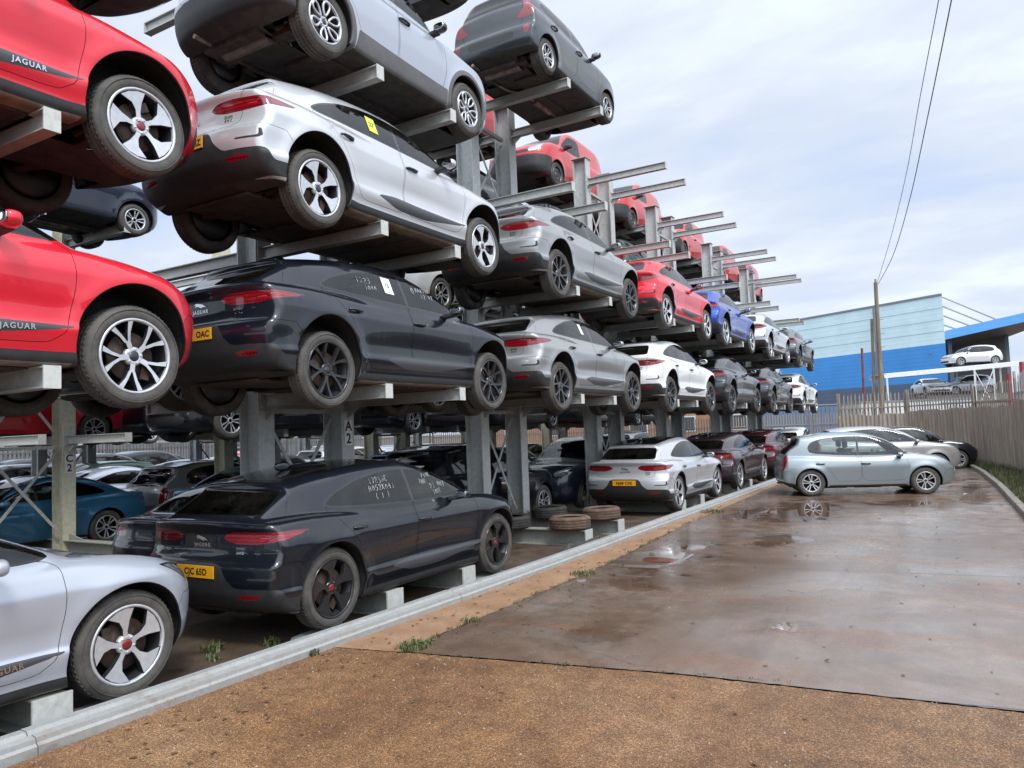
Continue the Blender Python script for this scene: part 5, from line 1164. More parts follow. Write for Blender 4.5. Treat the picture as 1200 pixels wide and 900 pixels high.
# red vans on the far side of the top arms
make_proto('van', VAN, .034)
GV = 'red vans on the far side of the top arms'
VL = {'C': 'red van mostly hidden behind the dark grey city car', 'D': 'nearest whole red van, facing us, just right of the tall grey posts', 'E': 'second whole red van facing us, behind the first pair of empty top arms', 'F': 'red van facing us whose nose hides behind grey posts', 'G': 'small far red van behind the empty arms', 'H': 'farthest tiny red van at the end of the rack'}
for c, y in dict(C=10.9, D=15.78, E=20.56, F=25.4, G=30.2, H=34.6).items():
    other('van', 'delivery_van', VL[c], (-8.60, y + VAN['wf'], 7.53), -PI / 2, PM('postred', None, mirror_='trim'), 'steel', 'rim_grey', GV, 'van')
# parked row across the end of the yard
hx = Vector((-3.48, 19.7, 0)); dr = Vector((2.40, .80, 0)).normalized(); ang = math.atan2(dr.y, dr.x); nr = Vector((-dr.y, dr.x, 0)); mid = Vector((-2.28, 20.12, .004)) + Vector((.06, .40, 0))
GP = 'cars parked on the wet slab'
r, o = other('hatch', 'parked_car', 'pale silver hatchback parked side-on on the wet slab', mid, ang, PM('mint', glass='glass_clear'), 'twin', 'rim_silver', GP)
HB = PROTO['hatch']['body']; plate(r, HB, 'KJ07 WDE', .52, 'plate_white', True)
sv = gen(4.45, 1.80, 1.56, 2.70, .315, .86, .84, 1.04, 1.06, .15, -1.75, .99, 1.06, [(.2, .10), (.3, .03), (.45, 0), (.6, 0), (.8, .03), (1.05, .08)]); make_proto('mpv', sv, .032)
other('mpv', 'parked_car', 'beige grey people carrier parked just behind the pale silver hatchback', Vector((-.1, 28.06, .004)) - dr * 2.25, ang, PM('beige'), 'twin', 'rim_silver', GP)
make_proto('saloon', SALOON, .034)
other('hatch', 'parked_car', 'black hatchback parked third in line, nearest the fence', Vector((.32, 30.7, .004)) - dr * 2.0, ang, PM('black'), 'twin', 'rim_silver', GP)
# ------------------------------------------------------------------ far side and second row, seen through the gaps
for k_, s_ in (('suv', SUV), ('hatch', HATCH), ('saloon', SALOON), ('cross', CROSS), ('city', CITY)): make_proto('b_' + k_, s_, .05, False)
KIND = dict(b_suv='four-by-four', b_hatch='hatchback', b_saloon='saloon', b_cross='crossover', b_city='city car')
BEH = dict(L='the red cars', B='the plated black car', C='the bay of tyres', D='the plated silver car', E='the plum car', F='the maroon car', G='the farthest white cars')
TW = ['at ground level', 'on the lowest arms', 'on the middle arms', 'on the third arms']
CN = dict(charcoal='charcoal', black='black', white='white', grey='grey', navy='navy blue', teal='blue', red='red', silver='silver', skyblue='sky blue', gunmetal='slate grey', green='dark green', maroon='maroon', plum='plum', corris='dark grey', silver_white='silver white', blue='bright blue', mint='silver green', beige='beige', black_dusty='dusty black')
def bgcar(row, col, tier, key, color, face, label=None, dy=0., x=None, rim='twin', rmat='rim_silver', z=None, group=None):
    y = sum(COLY[col]) / 2 + dy
    if row == 'A': x = x or -8.60; zt = [-.07] + TZ; rw = 'front rack rear side'
    elif row == 'C': x = x or -12.9; zt = [-.07] + CZ; rw = 'second rack row'
    elif row == 'E': x = x or -20.4; zt = [-.07] + CZ; rw = 'third rack row'
    else: x = x or -15.3; zt = [-.07] + CZ; rw = 'second row rear side'
    zz = z if z is not None else (zt[tier] - .185 if tier else -.065)
    lab = label or f'{CN[color]} {KIND[key]} {TW[tier]}, {rw}, behind {BEH[col]}'
    place_car(key, 'racked_car', lab, 'car', group or f'cars on the {rw}', (x, y, zz), PI / 2 if face > 0 else -PI / 2, PM(color), rim, rmat)
A = lambda *a, **k: bgcar('A', *a, **k); Cn = lambda *a, **k: bgcar('C', *a, **k); Cf = lambda *a, **k: bgcar('D', *a, **k)
A('B', 0, 'b_saloon', 'black_dusty', 1, 'dark saloon whose sloping tail shows left of the plated black car', dy=1.0)
A('C', 0, 'b_suv', 'black', 1, 'black estate behind the bonnet of the plated black car', dy=.85)
A('D', 0, 'b_suv', 'navy', -1, 'dark blue sport utility car facing us beside the plated silver one', dy=.9)
A('E', 0, 'b_hatch', 'charcoal', 1); A('F', 0, 'b_saloon', 'grey', -1); A('G', 0, 'b_hatch', 'black', 1)
A('L', 1, 'b_hatch', 'black', 1); A('B', 1, 'b_suv', 'charcoal', -1); A('C', 1, 'b_cross', 'black', -1); A('D', 1, 'b_hatch', 'maroon', 1); A('E', 1, 'b_saloon', 'black', -1); A('F', 1, 'b_hatch', 'gunmetal', 1); A('G', 1, 'b_cross', 'navy', 1)
A('L', 2, 'b_saloon', 'gunmetal', 1); A('C', 2, 'b_hatch', 'white', -1, 'white hatchback showing only its front wheel between the grey cars', dy=.2); A('D', 2, 'b_cross', 'charcoal', 1); A('E', 2, 'b_hatch', 'navy', -1); A('F', 2, 'b_saloon', 'black', 1); A('G', 2, 'b_hatch', 'grey', -1)
A('C', 3, 'b_saloon', 'charcoal', -1); A('D', 3, 'b_hatch', 'black', 1, z=5.73); A('E', 3, 'b_cross', 'green', 1); A('F', 3, 'b_saloon', 'navy', -1)
Cn('B', 3, 'b_city', 'navy', 1, 'navy city car high in the second row, seen under the upper red car', dy=-.35)
Cn('B', 2, 'b_saloon', 'black', 1, 'black saloon below the navy city car, only its nose showing', dy=.5)
Cn('C', 1, 'b_suv', 'black', -1, 'dark sport utility car facing us with a white number plate, second row', dy=-.75)
Cf('B', 1, 'b_hatch', 'red', -1, 'plain red hatchback seen over the white car bonnet, second row', dy=.25)
Cf('B', 0, 'b_saloon', 'teal', -1, 'blue coupe on the ground behind the C2 post', dy=.3)
for a in (('L', 0, 'b_hatch', 'navy', 1), ('L', 1, 'b_saloon', 'charcoal', 1), ('D', 0, 'b_hatch', 'skyblue', 1), ('D', 1, 'b_saloon', 'black', -1), ('E', 0, 'b_saloon', 'silver', 1), ('E', 1, 'b_suv', 'charcoal', 1), ('F', 0, 'b_hatch', 'red', -1), ('F', 1, 'b_hatch', 'black', 1), ('G', 0, 'b_suv', 'white', 1), ('G', 1, 'b_cross', 'grey', 1), ('C', 2, 'b_cross', 'grey', 1), ('D', 2, 'b_hatch', 'white', -1)): Cn(*a)
for a in (('C', 1, 'b_suv', 'navy', 1), ('D', 1, 'b_hatch', 'white', 1), ('E', 1, 'b_saloon', 'black', -1), ('D', 0, 'b_saloon', 'white', 1), ('E', 0, 'b_hatch', 'teal', 1), ('F', 1, 'b_cross', 'charcoal', -1)): Cf(*a)
for a in (('B', 1, 'b_saloon', 'charcoal', 1), ('C', 1, 'b_hatch', 'black', -1), ('D', 1, 'b_suv', 'grey', 1), ('E', 1, 'b_hatch', 'maroon', 1), ('F', 1, 'b_saloon', 'gunmetal', -1), ('C', 2, 'b_saloon', 'navy', 1), ('B', 2, 'b_hatch', 'black', 1)): bgcar('E', *a)
for a in (('B', 0, 'b_saloon', 'charcoal', 1), ('C', 0, 'b_hatch', 'green', -1), ('D', 0, 'b_saloon', 'maroon', 1), ('E', 0, 'b_cross', 'silver', 1), ('F', 0, 'b_hatch', 'navy', 1)): bgcar('E', *a)
for a in (('E', 1, 'b_cross', 'black', 1), ('B', 2, 'b_suv', 'gunmetal', 1), ('C', 0, 'b_hatch', 'grey', 1), ('F', 0, 'b_saloon', 'charcoal', 1), ('G', 1, 'b_saloon', 'black', 1)): Cf(*a)
for a in (('C', 0, 'b_saloon', 'skyblue', 1),): Cn(*a)
for x_, y_, k_, c_, lab in ((-27.4, 13.5, 'b_saloon', 'navy', 'navy saloon in the outermost ground row, left end'), (-27.2, 18.6, 'b_suv', 'black', 'black four-by-four in the outermost ground row, second from left'), (-27.5, 23.8, 'b_hatch', 'red', 'red hatchback in the outermost ground row, in its middle'), (-27.3, 28.8, 'b_cross', 'charcoal', 'charcoal crossover in the outermost ground row, second from right'), (-27.4, 33.6, 'b_saloon', 'charcoal', 'charcoal saloon in the outermost ground row, right end'), (-30.6, 16.0, 'b_cross', 'gunmetal', 'slate grey crossover against the back fence at left'), (-30.6, 21.4, 'b_hatch', 'black', 'black hatchback against the back fence, in its middle'), (-30.8, 27.2, 'b_suv', 'maroon', 'maroon four-by-four against the back fence at right')):
    place_car(k_, 'parked_car', lab, 'car', 'cars in the outer ground rows', (x_, y_, -.066), PI / 2 + .03, PM(c_), 'twin', 'rim_silver')
GY = 'cars parked on the ground behind the racks'
for (x, y, rz, k_, c, lab) in ((-18.6, 12.2, 1.4, 'b_saloon', 'silver_white', 'silver white saloon parked just beyond the blue coupe'), (-21.5, 16.5, 1.5, 'b_saloon', 'skyblue', 'sky blue saloon parked deep in the yard behind the white one'), (-19.4, 17.6, 1.6, 'b_hatch', 'navy', 'navy hatchback parked deep in the yard, right of the sky blue one'),
    (-23.2, 12.0, 1.5, 'b_hatch', 'corris', 'dark grey hatchback parked far off at the left'), (-24.5, 20.5, 1.4, 'b_saloon', 'grey', 'grey saloon parked farthest in the yard'), (-20.5, 22.5, 1.6, 'b_cross', 'white', 'white crossover parked beyond the navy hatchback'), (-24.6, 15.2, 1.5, 'b_suv', 'charcoal', 'charcoal sport utility car parked far off beside the sky blue saloon'), (-25, 9.2, 1.5, 'b_hatch', 'green', 'dark green hatchback parked far off at the left edge'), (-17.9, 25.0, 1.6, 'b_hatch', 'corris', 'dark grey hatchback parked beyond the white crossover'), (-22.8, 28.0, 1.55, 'b_saloon', 'silver', 'silver saloon parked last before the back fence')):
    place_car(k_, 'parked_car', lab, 'car', GY, (x, y, -.066), rz, PM(c), 'twin', 'rim_silver')
# ------------------------------------------------------------------ loose tyres and junk in the empty bay
simple('old_rubber', (.05, .046, .042), .85, var=.45, scale=8, bmp=.3, bscale=50); simple('old_rubber_brown', (.13, .085, .06), .9, var=.5, scale=9, bmp=.3, bscale=50)
tm = tyre_mesh(.335, .215, .215)
TL = [((-6.72, 12.65, .186 + .108), 'old_rubber', 'grey brown tyre lying on the base beam by the foot of the post'), ((-5.62, 11.29, .186 + .108), 'old_rubber_brown', 'brown caked tyre lying on the end of the nearer base beam'), ((-5.66, 12.65, .186 + .108), 'old_rubber_brown', 'reddish tyre lying on the end of the farther base beam'), ((-6.70, 11.20, .186 + .108), 'old_rubber', 'tyre half hidden behind the black front wheel')]
for loc, mt, lab in TL:
    o = link('loose_tyre', tm, MATS[mt], None, loc); o.rotation_euler = (PI / 2 + RNG.normal(0, .02), RNG.normal(0, .02), RNG.uniform(0, 6)); tag(o, lab, 'tyre', 'old tyres lying on the rack base')
def ramp_plate(x, y, lab, rz=0):
    mb = MB(); mb.prism([(-.36, -.075), (-.30, -.02), (-.12, -.014), (.12, -.014), (.30, -.02), (.36, -.075)], -.16, .16); o = mb.build('wheel_chock', MATS['galv'], bevel=.006, loc=(x, y, 0)); o.rotation_euler = (0, 0, PI / 2 + rz); tag(o, lab, 'chock', 'steel pads under the wheels')
ramp_plate(-5.35, 5.44, 'grey steel pad under the rear wheel of the plated black car'); ramp_plate(-5.36, 8.45, 'grey steel pad under the front wheel of the plated black car'); ramp_plate(-5.36, 3.37, 'grey steel pad under the front wheel of the silver white car')
mb = MB(); mb.tube([(-.5, 0, .0), (-.25, .05, .06), (0, .0, .03), (.25, -.06, .07), (.5, 0, .11)], [.03, .06, .05, .06, .03], 7); o = mb.build('rubber_scrap', MATS['old_rubber'], loc=(-5.22, 10.85, -.04)); o.rotation_euler = (0, 0, PI / 2 - .15); tag(o, 'twisted black strip of scrap rubber lying by the rail in the empty bay', 'scrap')
# ================================================================== fences, buildings, poles
def wood(name, c1, c2, c3):
    m, nt, b = nmat(name); co = worldco(nt); mp = N(nt, 'ShaderNodeMapping'); mp.inputs['Scale'].default_value = (3.5, 3.5, .35); nt.links.new(co, mp.inputs[0])
    f = noise(nt, 2.2, 6, .7, mp.outputs[0]); nt.links.new(ramp(nt, f, [(.28, c1), (.5, c2), (.72, c3)]), b.inputs['Base Color']); setp(b, rough=.8); bump(nt, b, noise(nt, 8, 5, .7, mp.outputs[0]), .3, .01)
wood('fence_sheet', (.20, .155, .11), (.33, .28, .225), (.45, .41, .36)); wood('fence_rust', (.27, .14, .065), (.35, .23, .14), (.38, .33, .28)); wood('pole_wood', (.11, .085, .055), (.22, .17, .11), (.30, .26, .19))
steel('pale_steel', (.33, .29, .24), .5, .5); steel('pale_grey', (.33, .35, .37), .45, .15); steel('old_steel', (.12, .115, .105), .6, .4); simple('red_paint', (.26, .035, .035), .6, var=.3); simple('red_oxide', (.20, .05, .03), .7, var=.4, scale=3)
FH = 2.85
FPTS = [Vector((3.35, 14, 0)), Vector((2.75, 21, 0)), Vector((1.62, 28.4, 0)), Vector((.50, 31.7, 0)), Vector((-1.75, 34.5, 0)), Vector((-4.4, 35.0, 0))]
def palisade(a, b, label, h=FH, sheet_h=None, mat='pale_steel', sheet_mat='fence_sheet', step=.155, z0=-.07, posts=2.75, group='palisade fence runs along the yard edge'):
    r = empty('palisade_fence', a); tag(r, label, 'fence', group); d = b - a; L_ = d.length; u = d.normalized(); n = u.cross(Vector((0, 0, 1)))
    pal = MB(); k = int(L_ / step)
    for i in range(k + 1):
        c = u * (i * step + RNG.normal(0, .004)) + n * .02; hh = h + RNG.normal(0, .02); lean = u * RNG.normal(0, .008)
        wv = u * .033
        for s0, s1, off in ((-1, 0, .014), (0, 1, .014)):
            p = [c + wv * s0 + n * (off if s0 == 0 else 0), c + wv * s1 + n * (off if s1 == 0 else 0)]
            top = [q + lean for q in p]
            V = [(*p[0].xy, z0 + .05), (*p[1].xy, z0 + .05), (*top[1].xy, hh - (.0 if s1 == 0 else .09)), (*top[0].xy, hh - (0 if s0 == 0 else .09))]
            V2 = [(x - n.x * .005, y - n.y * .005, z) for x, y, z in V]
            pal.add(V + V2, [(0, 1, 2, 3), (7, 6, 5, 4), (0, 3, 7, 4), (1, 5, 6, 2), (3, 2, 6, 7)])
    pal.build('pales', MATS[mat], r)
    for z in (.42, h - .62):
        mb = MB(); mb.bar(Vector((0, 0, z)) - n * .01, u * L_ + Vector((0, 0, z)) - n * .01, .045, .05); mb.build('rail', MATS[mat], r)
    m = max(1, round(L_ / posts))
    for i in range(m + 1):
        mb = MB(); c = u * (L_ * i / m) - n * .07; hpost(mb, 0, 0, z0, h + .05, .10, .06); o = mb.build('post', MATS[mat], r); o.location = c; o.rotation_euler = (0, 0, math.atan2(u.y, u.x))
    if sheet_h:
        mb = MB(); q = int(L_ / .04); V = []; off = -.15
        for i in range(q + 1):
            p = u * (L_ * i / q) + n * (off + .013 * (1 if i % 4 < 2 else -1)); V += [(p.x, p.y, z0), (p.x, p.y, sheet_h + .03 * math.sin(i // 14 * 2.3))]
        V += [(x - n.x * .012, y - n.y * .012, z) for x, y, z in V]; Q = 2 * (q + 1)
        mb.add(V, [(2 * i, 2 * i + 2, 2 * i + 3, 2 * i + 1) for i in range(q)] + [(Q + 2 * i + 1, Q + 2 * i + 3, Q + 2 * i + 2, Q + 2 * i) for i in range(q)] + [(2 * i + 1, 2 * i + 3, Q + 2 * i + 3, Q + 2 * i + 1) for i in range(q)])
        mb.build('backing_sheet', MATS[sheet_mat], r)
    return r
palisade(FPTS[0], FPTS[1], 'grey palisade fence length nearest us at the right edge', mat='pale_grey', sheet_h=2.0)
palisade(Vector((3.9, -12, 0)), Vector((3.36, 13.9, 0)), 'unseen grey palisade fence added past the camera on the right', mat='pale_grey', sheet_h=2.0)  # out of view, added so the car sides reflect a dark horizon
palisade(FPTS[1], FPTS[2], 'grey sheeted palisade fence along the grass verge', mat='pale_grey', sheet_h=2.2, h=3.05)
palisade(FPTS[2], FPTS[3], 'weathered palisade fence length at the bend by the verge', sheet_h=2.05)
palisade(FPTS[3], FPTS[4], 'weathered brown sheeted fence behind the parked black hatchback', sheet_h=2.05)
palisade(FPTS[4], FPTS[5], 'weathered fence behind the people carrier, below the wooden pole', sheet_h=1.95)
palisade(Vector((-4.6, 46.5, 0)), Vector((-13, 46.8, 0)), 'lower bare palisade fence past the end of the rack', h=2.2, group=None)
palisade(Vector((-13.2, 46.8, 0)), Vector((-34, 46, 0)), 'bare palisade fence far behind the racks', h=2.2, group=None, step=.17, mat='old_steel')
palisade(Vector((-34.2, 45.8, 0)), Vector((-35.5, 5, 0)), 'long palisade fence closing the back of the yard at left', h=2.3, group=None, step=.17, mat='old_steel')
# light sheeted store behind the yard fence, seen through the pales
simple('pale_clad', (.55, .56, .56), .6, var=.15, scale=2); simple('shed_clad', (.16, .165, .17), .6, var=.25, scale=2); simple('brick_far', (.30, .17, .10), .8, var=.3, scale=4)
mb = MB()
for i in range(80):
    y = 6 + i * .48; mb.bbox((-40.04, y, 0), (-40, y + .24, 3.4))
r = empty('store_shed', (0, 0, 0)); tag(r, 'long grey sheeted shed beyond the back fence at left', 'shed'); mb.build('wall_ribs', MATS['shed_clad'], r)
mb = MB(); mb.bbox((-46, 6, -.07), (-40.05, 45, 3.3)); mb.build('wall', MATS['shed_clad'], r); mb = MB(); mb.prism([(-46.3, 3.31), (-39.8, 3.31), (-43, 4.3)], 5.6, 45.4); mb.build('roof', MATS['pale_grey'], r)
r = empty('brick_building', (-28, 62, 0)); tag(r, 'low brick building beyond the palisade fence behind the racks', 'building')
mb = MB(); mb.bbox((-11, 0, -.07), (15, 8, 4.2)); mb.build('wall', MATS['brick_far'], r); mb = MB(); mb.prism([(-.3, 4.2), (8.3, 4.2), (4, 6.2)], -11.3, 15.3, 'x'); mb.build('roof', MATS['pale_grey'], r)
simple('pane_far', (.05, .06, .07), .15)
for k in range(6):
    f = MB(); f.box((-8.5 + 4.2 * k, -.02, 1.9), (1.7, .05, 1.3)); fo = f.build('window', MATS['pale_clad'], r); g_ = MB(); g_.box((-8.5 + 4.2 * k, -.05, 1.9), (1.5, .02, 1.1)); g_.build('pane', MATS['pane_far'], fo)
# ------------------------------------------------------------------ blue warehouse
def clad(name, c, rib=.5):
    m, nt, b = nmat(name); co = objco(nt); s_ = N(nt, 'ShaderNodeSeparateXYZ'); nt.links.new(co, s_.inputs[0])
    setp(b, rough=.4); f = noise(nt, .5, 5, .6, co); nt.links.new(mixc(nt, 1., c, ramp(nt, f, [(.3, .90), (.7, 1.06)]), 'MULTIPLY'), b.inputs['Base Color'])
    wv = N(nt, 'ShaderNodeTexWave', wave_type='BANDS', bands_direction='Z'); wv.inputs['Scale'].default_value = .9; nt.links.new(co, wv.inputs['Vector']); bump(nt, b, wv.outputs['Fac'], .15, .02)
clad('clad_pale', (.64, .84, .89)); clad('clad_blue', (.055, .29, .70)); clad('clad_navy', (.10, .14, .21)); simple('clad_joint', (.36, .50, .56), .5); clad('clad_fascia', (.10, .33, .68)); clad('soffit_grey', (.11, .10, .095)); simple('trim_grey', (.20, .22, .26), .5)
W0 = Vector((-.625, 71.9, 0)); W1 = Vector((-18.1, 81.9, 0)); wd = (W1 - W0); WL = wd.length; ang2 = math.atan2(wd.y, wd.x)
dv = Matrix.Rotation(-ang2, 2) @ Vector((-5., 20.)); wh = empty('warehouse', W0); wh.rotation_euler = (0, 0, ang2); tag(wh, 'big warehouse banded pale blue, bright blue and slate behind the fence', 'warehouse')
for nm, z0_, z1_, mt in (('slate_band', -.07, 4.62, 'clad_navy'), ('blue_band', 4.62, 7.74, 'clad_blue'), ('pale_band', 7.74, 11.7, 'clad_pale')):
    mb = MB(); mb.prism([(0, 0), (30, 0), (30 + dv.x, dv.y), (dv.x, dv.y)], z0_, z1_, 'z'); mb.build('wall', MATS[mt], wh)
mb = MB(); mb.prism([(-.05, .06), (30, .06), (30 + dv.x, dv.y), (dv.x, dv.y)], 11.7, 11.87, 'z'); mb.build('eaves_trim', MATS['trim_grey'], wh)
mb = MB(); mb.prism([(.4, -.4), (29.6, -.4), (29.6 + dv.x, dv.y + .4), (dv.x + .4, dv.y + .4)], 11.872, 11.97, 'z'); mb.build('roof', MATS['pale_grey'], wh)
for x in (6.1,):
    mb = MB(); mb.bbox((x, .01, 0), (x + .15, .14, 11.68)); mb.build('downpipe', MATS['trim_grey'], wh)
for zz_ in (8.75, 9.7, 10.7):
    mb = MB(); mb.bbox((0, .004, zz_), (30, .02, zz_ + .03)); mb.build('panel_joint', MATS['clad_joint'], wh)
mb = MB(); mb.box((1.3, .05, 7.0), (.14, .08, .10)); mb.build('wall_lamp', MATS['trim_grey'], wh)
mb = MB(); mb.box((5.7, .04, 2.95), (.5, .08, .35)); mb.build('wall_light', MATS['pale_clad'], wh); mb = MB(); mb.box((2.4, .03, 2.3), (1.0, .05, 2.6)); mb.build('door', MATS['trim_grey'], wh)
# cantilevered canopy to the right of it
cn = empty('canopy', (0, 0, 0)); tag(cn, 'grey canopy building with a bright blue fascia at the right edge', 'building')
Pc = lambda px, py, d: Vector((0, 0, EYE)) + (f2 + r3 * ((px - 600) / F_PX) - u3 * ((py - 450) / F_PX)) * d
a = Pc(1108, 398, 64); bq = Pc(1330, 348, 58.5)
d_ = (bq - a); u_ = Vector((d_.x, d_.y, 0)).normalized(); nn_ = Vector((-u_.y, u_.x, 0)); L_ = d_.xy.length; sl_ = d_.z / L_
def slab(mb, x0, x1, y0, y1, zf0, zf1):
    V = []
    for y in (y0, y1):
        for x in (x0, x1):
            for zf in (zf0, zf1): q = a + u_ * x + nn_ * y; V.append((q.x, q.y, a.z + sl_ * x + zf))
    mb.add(V, [(0, 1, 3, 2), (4, 6, 7, 5), (0, 2, 6, 4), (1, 5, 7, 3), (0, 4, 5, 1), (2, 3, 7, 6)])
mb = MB(); slab(mb, 0, L_, -.05, .5, 0, .74); mb.build('fascia', MATS['clad_fascia'], cn)
def lift(pts, zf0, zf1):
    V = []
    for zf in (zf0, zf1):
        for x, y in pts: q = a + u_ * x + nn_ * y; V.append((q.x, q.y, a.z + sl_ * x + zf))
    k = len(pts); mb = MB(); return mb.add(V, [tuple(range(k)), tuple(range(2 * k - 1, k - 1, -1))] + [(i, i + k, (i + 1) % k + k, (i + 1) % k) for i in range(k)])
plan = [(0, .51), (L_, .51), (8.6, 5.5), (6.4, 15), (0, 15)]
lift(plan, .26, .6).build('roof', MATS['trim_grey'], cn); lift(plan, .02, .25).build('soffit', MATS['soffit_grey'], cn)
V = []
for y in (14.2, 14.5):
    for x, top in ((0, 1), (6.3, 1), (6.3, 0), (0, 0)): q = a + u_ * x + nn_ * y; V.append((q.x, q.y, a.z + sl_ * x if top else -.07))
mb = MB(); mb.add(V, [(0, 1, 2, 3), (7, 6, 5, 4), (0, 4, 5, 1), (1, 5, 6, 2), (2, 6, 7, 3), (3, 7, 4, 0)]); mb.build('wall', MATS['soffit_grey'], cn)
for x, y in ((6.0, 13), (.5, 3)):
    q = a + u_ * x + nn_ * y; mb = MB(); mb.bbox((q.x - .15, q.y - .15, -.07), (q.x + .15, q.y + .15, a.z + sl_ * x)); mb.build('column', MATS['trim_grey'], cn)
# stays between the warehouse and the canopy
for i in range(5):
    p = Pc(1104 + .8 * i, 348 + 11 * i, 71.2); q = Pc(1172 - 14 * i, 376 + 4.2 * i, 66)
    mb = MB(); mb.tube([(0, 0, 0), tuple(q - p)], .075, 6); o = mb.build('roof_stay', MATS['galv'], loc=p); tag(o, ['top', 'second', 'middle', 'fourth', 'lowest'][i] + ' of the five sloping stays between warehouse corner and canopy', 'stay', 'sloping stays beside the canopy')
# white steel deck with cars on it
simple('white_steel', (.62, .64, .65), .5, var=.12)
dk = empty('vehicle_deck', (0, 0, 0)); tag(dk, 'white steel vehicle deck with a silver car on top, beyond the fence', 'deck')
da, db = Pc(1036, 441, 55), Pc(1196, 426, 55); du = (db - da).normalized()
mb = MB(); mb.bar(da, db, .10, .30); mb.build('deck_beam', MATS['white_steel'], dk); dn = Vector((-du.y, du.x, 0)).normalized() * 2.2
mb = MB(); mb.bar(da + dn, db + dn, .10, .30); mb.build('deck_beam', MATS['white_steel'], dk)
mb = MB(); mb.bar(da + dn * .5 + Vector((0, 0, .17)), db + dn * .5 + Vector((0, 0, .17)), 2.1, .04); mb.build('deck_floor', MATS['white_steel'], dk)
for t in (.02, .66, .80, .99):
    for s_ in (0, 1):
        p = da.lerp(db, t) + dn * s_; mb = MB(); mb.bar((p.x, p.y, -.07), (p.x, p.y, p.z - .15), .12, .12, up=(1, 0, 0)); mb.build('leg', MATS['white_steel'], dk)
p0, p1 = da.lerp(db, .66), da.lerp(db, .80); mb = MB(); mb.bar((p0.x, p0.y, 2.0), (p1.x, p1.y, p1.z - .2), .05, .05); mb.bar((p1.x, p1.y, 2.0), (p0.x, p0.y, p0.z - .2), .05, .05); mb.build('brace', MATS['white_steel'], dk)
ad = math.atan2(du.y, du.x); GD = 'cars at the white steel deck'
pm = da.lerp(db, .71) + dn * .5
place_car('b_hatch', 'parked_car', 'silver hatchback standing on top of the white steel deck', 'car', GD, (pm.x, pm.y, pm.z + .19), ad + PI, PM('silver'), 'twin')
pm = da.lerp(db, .60) + dn * 1.3
st_ = MB(); st_.bbox((-2.2, -1.4, -.07), (6.8, 1.4, 3.30)); o = st_.build('loading_dock', MATS['kerb_concrete'], loc=(pm.x, pm.y, 0)); o.rotation_euler = (0, 0, ad); tag(o, 'raised concrete dock under the white steel deck', 'dock')
place_car('b_saloon', 'parked_car', 'white saloon facing us under the left part of the white deck', 'car', GD, (pm.x - .9, pm.y + .1, 3.305), ad - PI / 2 - .2, PM('white'), 'twin')
pm2 = da.lerp(db, .76) + dn * 1.3
place_car('b_hatch', 'parked_car', 'silver white hatchback under the right part of the white deck', 'car', GD, (pm2.x, pm2.y + .1, 3.305), ad + PI, PM('silver_white'), 'twin')
# pale stacks of containers and debris seen through the tops of the pales
for i, (px, w_, hgt, mt, lab) in enumerate(((1075, 6.5, 2.75, 'pale_clad', 'pale sheeted container beyond the fence, behind the black hatchback'), (1150, 4.5, 2.55, 'kerb_concrete', 'low grey block store beyond the fence near its bend'), (965, 9.0, 2.9, 'clad_navy', 'slate sheeted container beyond the lower palisade fence'))):
    p = Pc(px, 470, 43 if i < 2 else 54); r = empty('container', (p.x, p.y, -.07), ad); tag(r, lab, 'container')
    mb = MB(); mb.bbox((-w_ / 2, 0, 0), (w_ / 2, 2.4, hgt)); mb.build('wall', MATS[mt], r)
    mb = MB()
    for k in range(int(w_ / .3)): mb.bbox((-w_ / 2 + .1 + k * .3, -.03, .12), (-w_ / 2 + .22 + k * .3, 0.002, hgt - .12))
    mb.build('wall_ribs', MATS[mt], r); mb = MB(); mb.bbox((-w_ / 2 - .05, -.06, hgt), (w_ / 2 + .05, 2.46, hgt + .08)); mb.build('roof', MATS['trim_grey'], r)
# ------------------------------------------------------------------ poles and cables
pt = Pc(1026, 331, 40); pb = Pc(1034, 478, 40); tilt = (pt - pb); base = pb - tilt * ((pb.z + .07) / tilt.z)
po = empty('telegraph_pole', base); tag(po, 'tall weathered wooden pole carrying two cables', 'pole')
mb = MB(); mb.tube([(0, 0, 0), tuple((pt - base) * .5), tuple(pt - base)], [.135, .118, .095], 12); mb.build('shaft', MATS['pole_wood'], po)
q = (pt - base); mb = MB()
mb.tube([tuple(q * .985), tuple(q * 1.02)], .05, 8); mb.build('insulator', MATS['trim_grey'], po)
for k in range(12):
    s_ = 1 if k % 2 else -1; z = q * (.42 + .04 * k); mb = MB(); mb.tube([tuple(z + Vector((0, 0, 0))), tuple(z + Vector((s_ * .28, -.05, 0)))], .012, 5); mb.build('step_iron', MATS['trim_grey'], po)
p2 = Pc(1021.5, 374, 40.3); p3 = Pc(1025, 470, 40.3); t2 = p2 - p3; b2 = p3 - t2 * ((p3.z + .07) / t2.z)
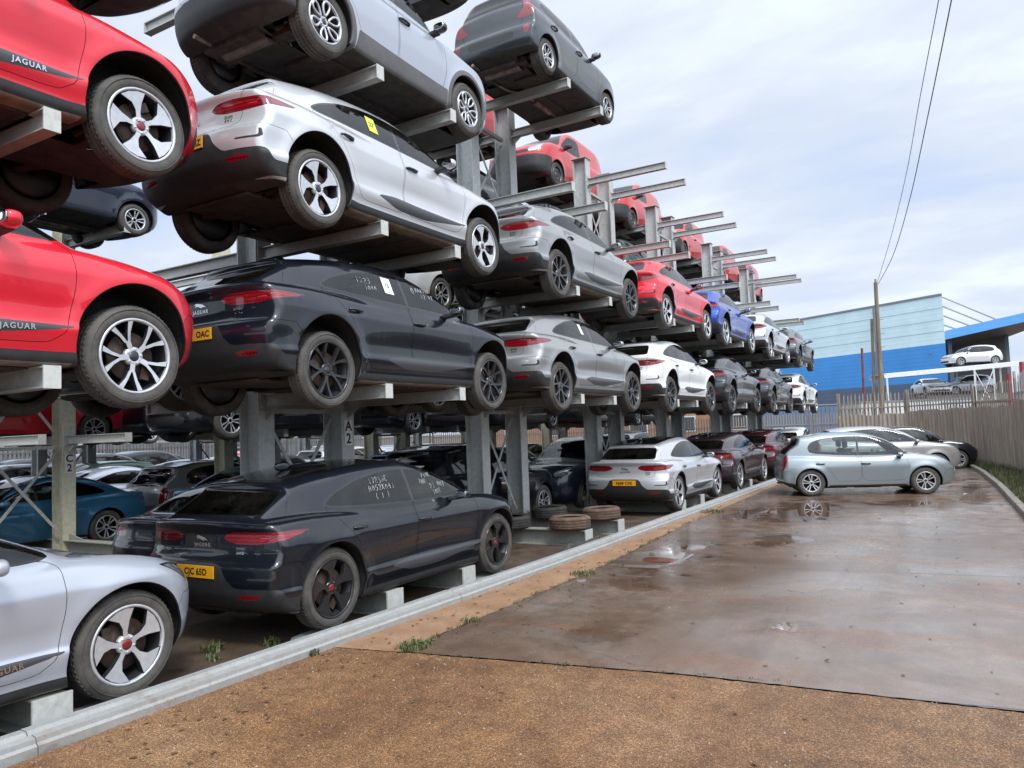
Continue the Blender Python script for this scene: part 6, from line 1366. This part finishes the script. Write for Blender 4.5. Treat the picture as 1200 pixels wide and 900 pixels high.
mb = MB(); mb.tube([(0, 0, 0), tuple(p2 - b2)], [.085, .075], 10); o = mb.build('wooden_post', MATS['pole_wood'], loc=b2); tag(o, 'shorter wooden stub post leaning against the tall pole', 'post')
p2 = Pc(1010, 408, 38); p3 = Pc(1014, 500, 38); t2 = p2 - p3; b2 = p3 - t2 * ((p3.z + .07) / t2.z)
mb = MB(); mb.tube([(0, 0, 0), tuple(p2 - b2)], .06, 8); o = mb.build('steel_post', MATS['red_oxide'], loc=b2); tag(o, 'slim dark red steel post just left of the wooden pole', 'post')
for i, (px, t0, t1) in enumerate(((1197, 424, 470), (1182, 438, 466))):
    p2 = Pc(px, t0, 40); p3 = Pc(px + 1, t1, 40); mb = MB(); mb.tube([(0, 0, 0), (p2.x - p3.x, p2.y - p3.y, p2.z + .07)], .11, 8); o = mb.build('steel_post', MATS['red_paint'], loc=(p3.x, p3.y, -.07)); tag(o, ['bright red post at the right edge above the fence', 'shorter bright red post under the white deck end'][i], 'post', None)
for i, pts in enumerate((((1028, 331), (1043.6, 279.6), (1062, 204), (1077.6, 117), (1100, 0), (1113, -75)), ((1029, 333), (1047, 298), (1066, 234), (1085, 147), (1115, 0), (1129, -75)))):
    ds = [40, 34, 27.5, 22, 16.8, 14.4]; P = [Pc(*p, d) for p, d in zip(pts, ds)]
    # smooth curve through the hanging points
    C_ = []
    for k in range(len(P) - 1):
        p0, p1, p2_, p3_ = P[max(k - 1, 0)], P[k], P[k + 1], P[min(k + 2, len(P) - 1)]
        for t in np.linspace(0, 1, 8, endpoint=False): C_.append(.5 * (2 * p1 + (p2_ - p0) * t + (2 * p0 - 5 * p1 + 4 * p2_ - p3_) * t * t + (3 * p1 - p0 - 3 * p2_ + p3_) * t ** 3))
    C_.append(P[-1]); C_.append(P[-1] + (P[-1] - P[-2]) * 6)
    mb = MB(); mb.tube([tuple(c) for c in C_], .011 + .004 * i, 5); o = mb.build('overhead_cable', MATS['trim_grey']); tag(o, ['left, thinner cable rising from the wooden pole to the top edge', 'right, thicker cable rising from the wooden pole to the top edge'][i], 'cable', 'overhead cables')
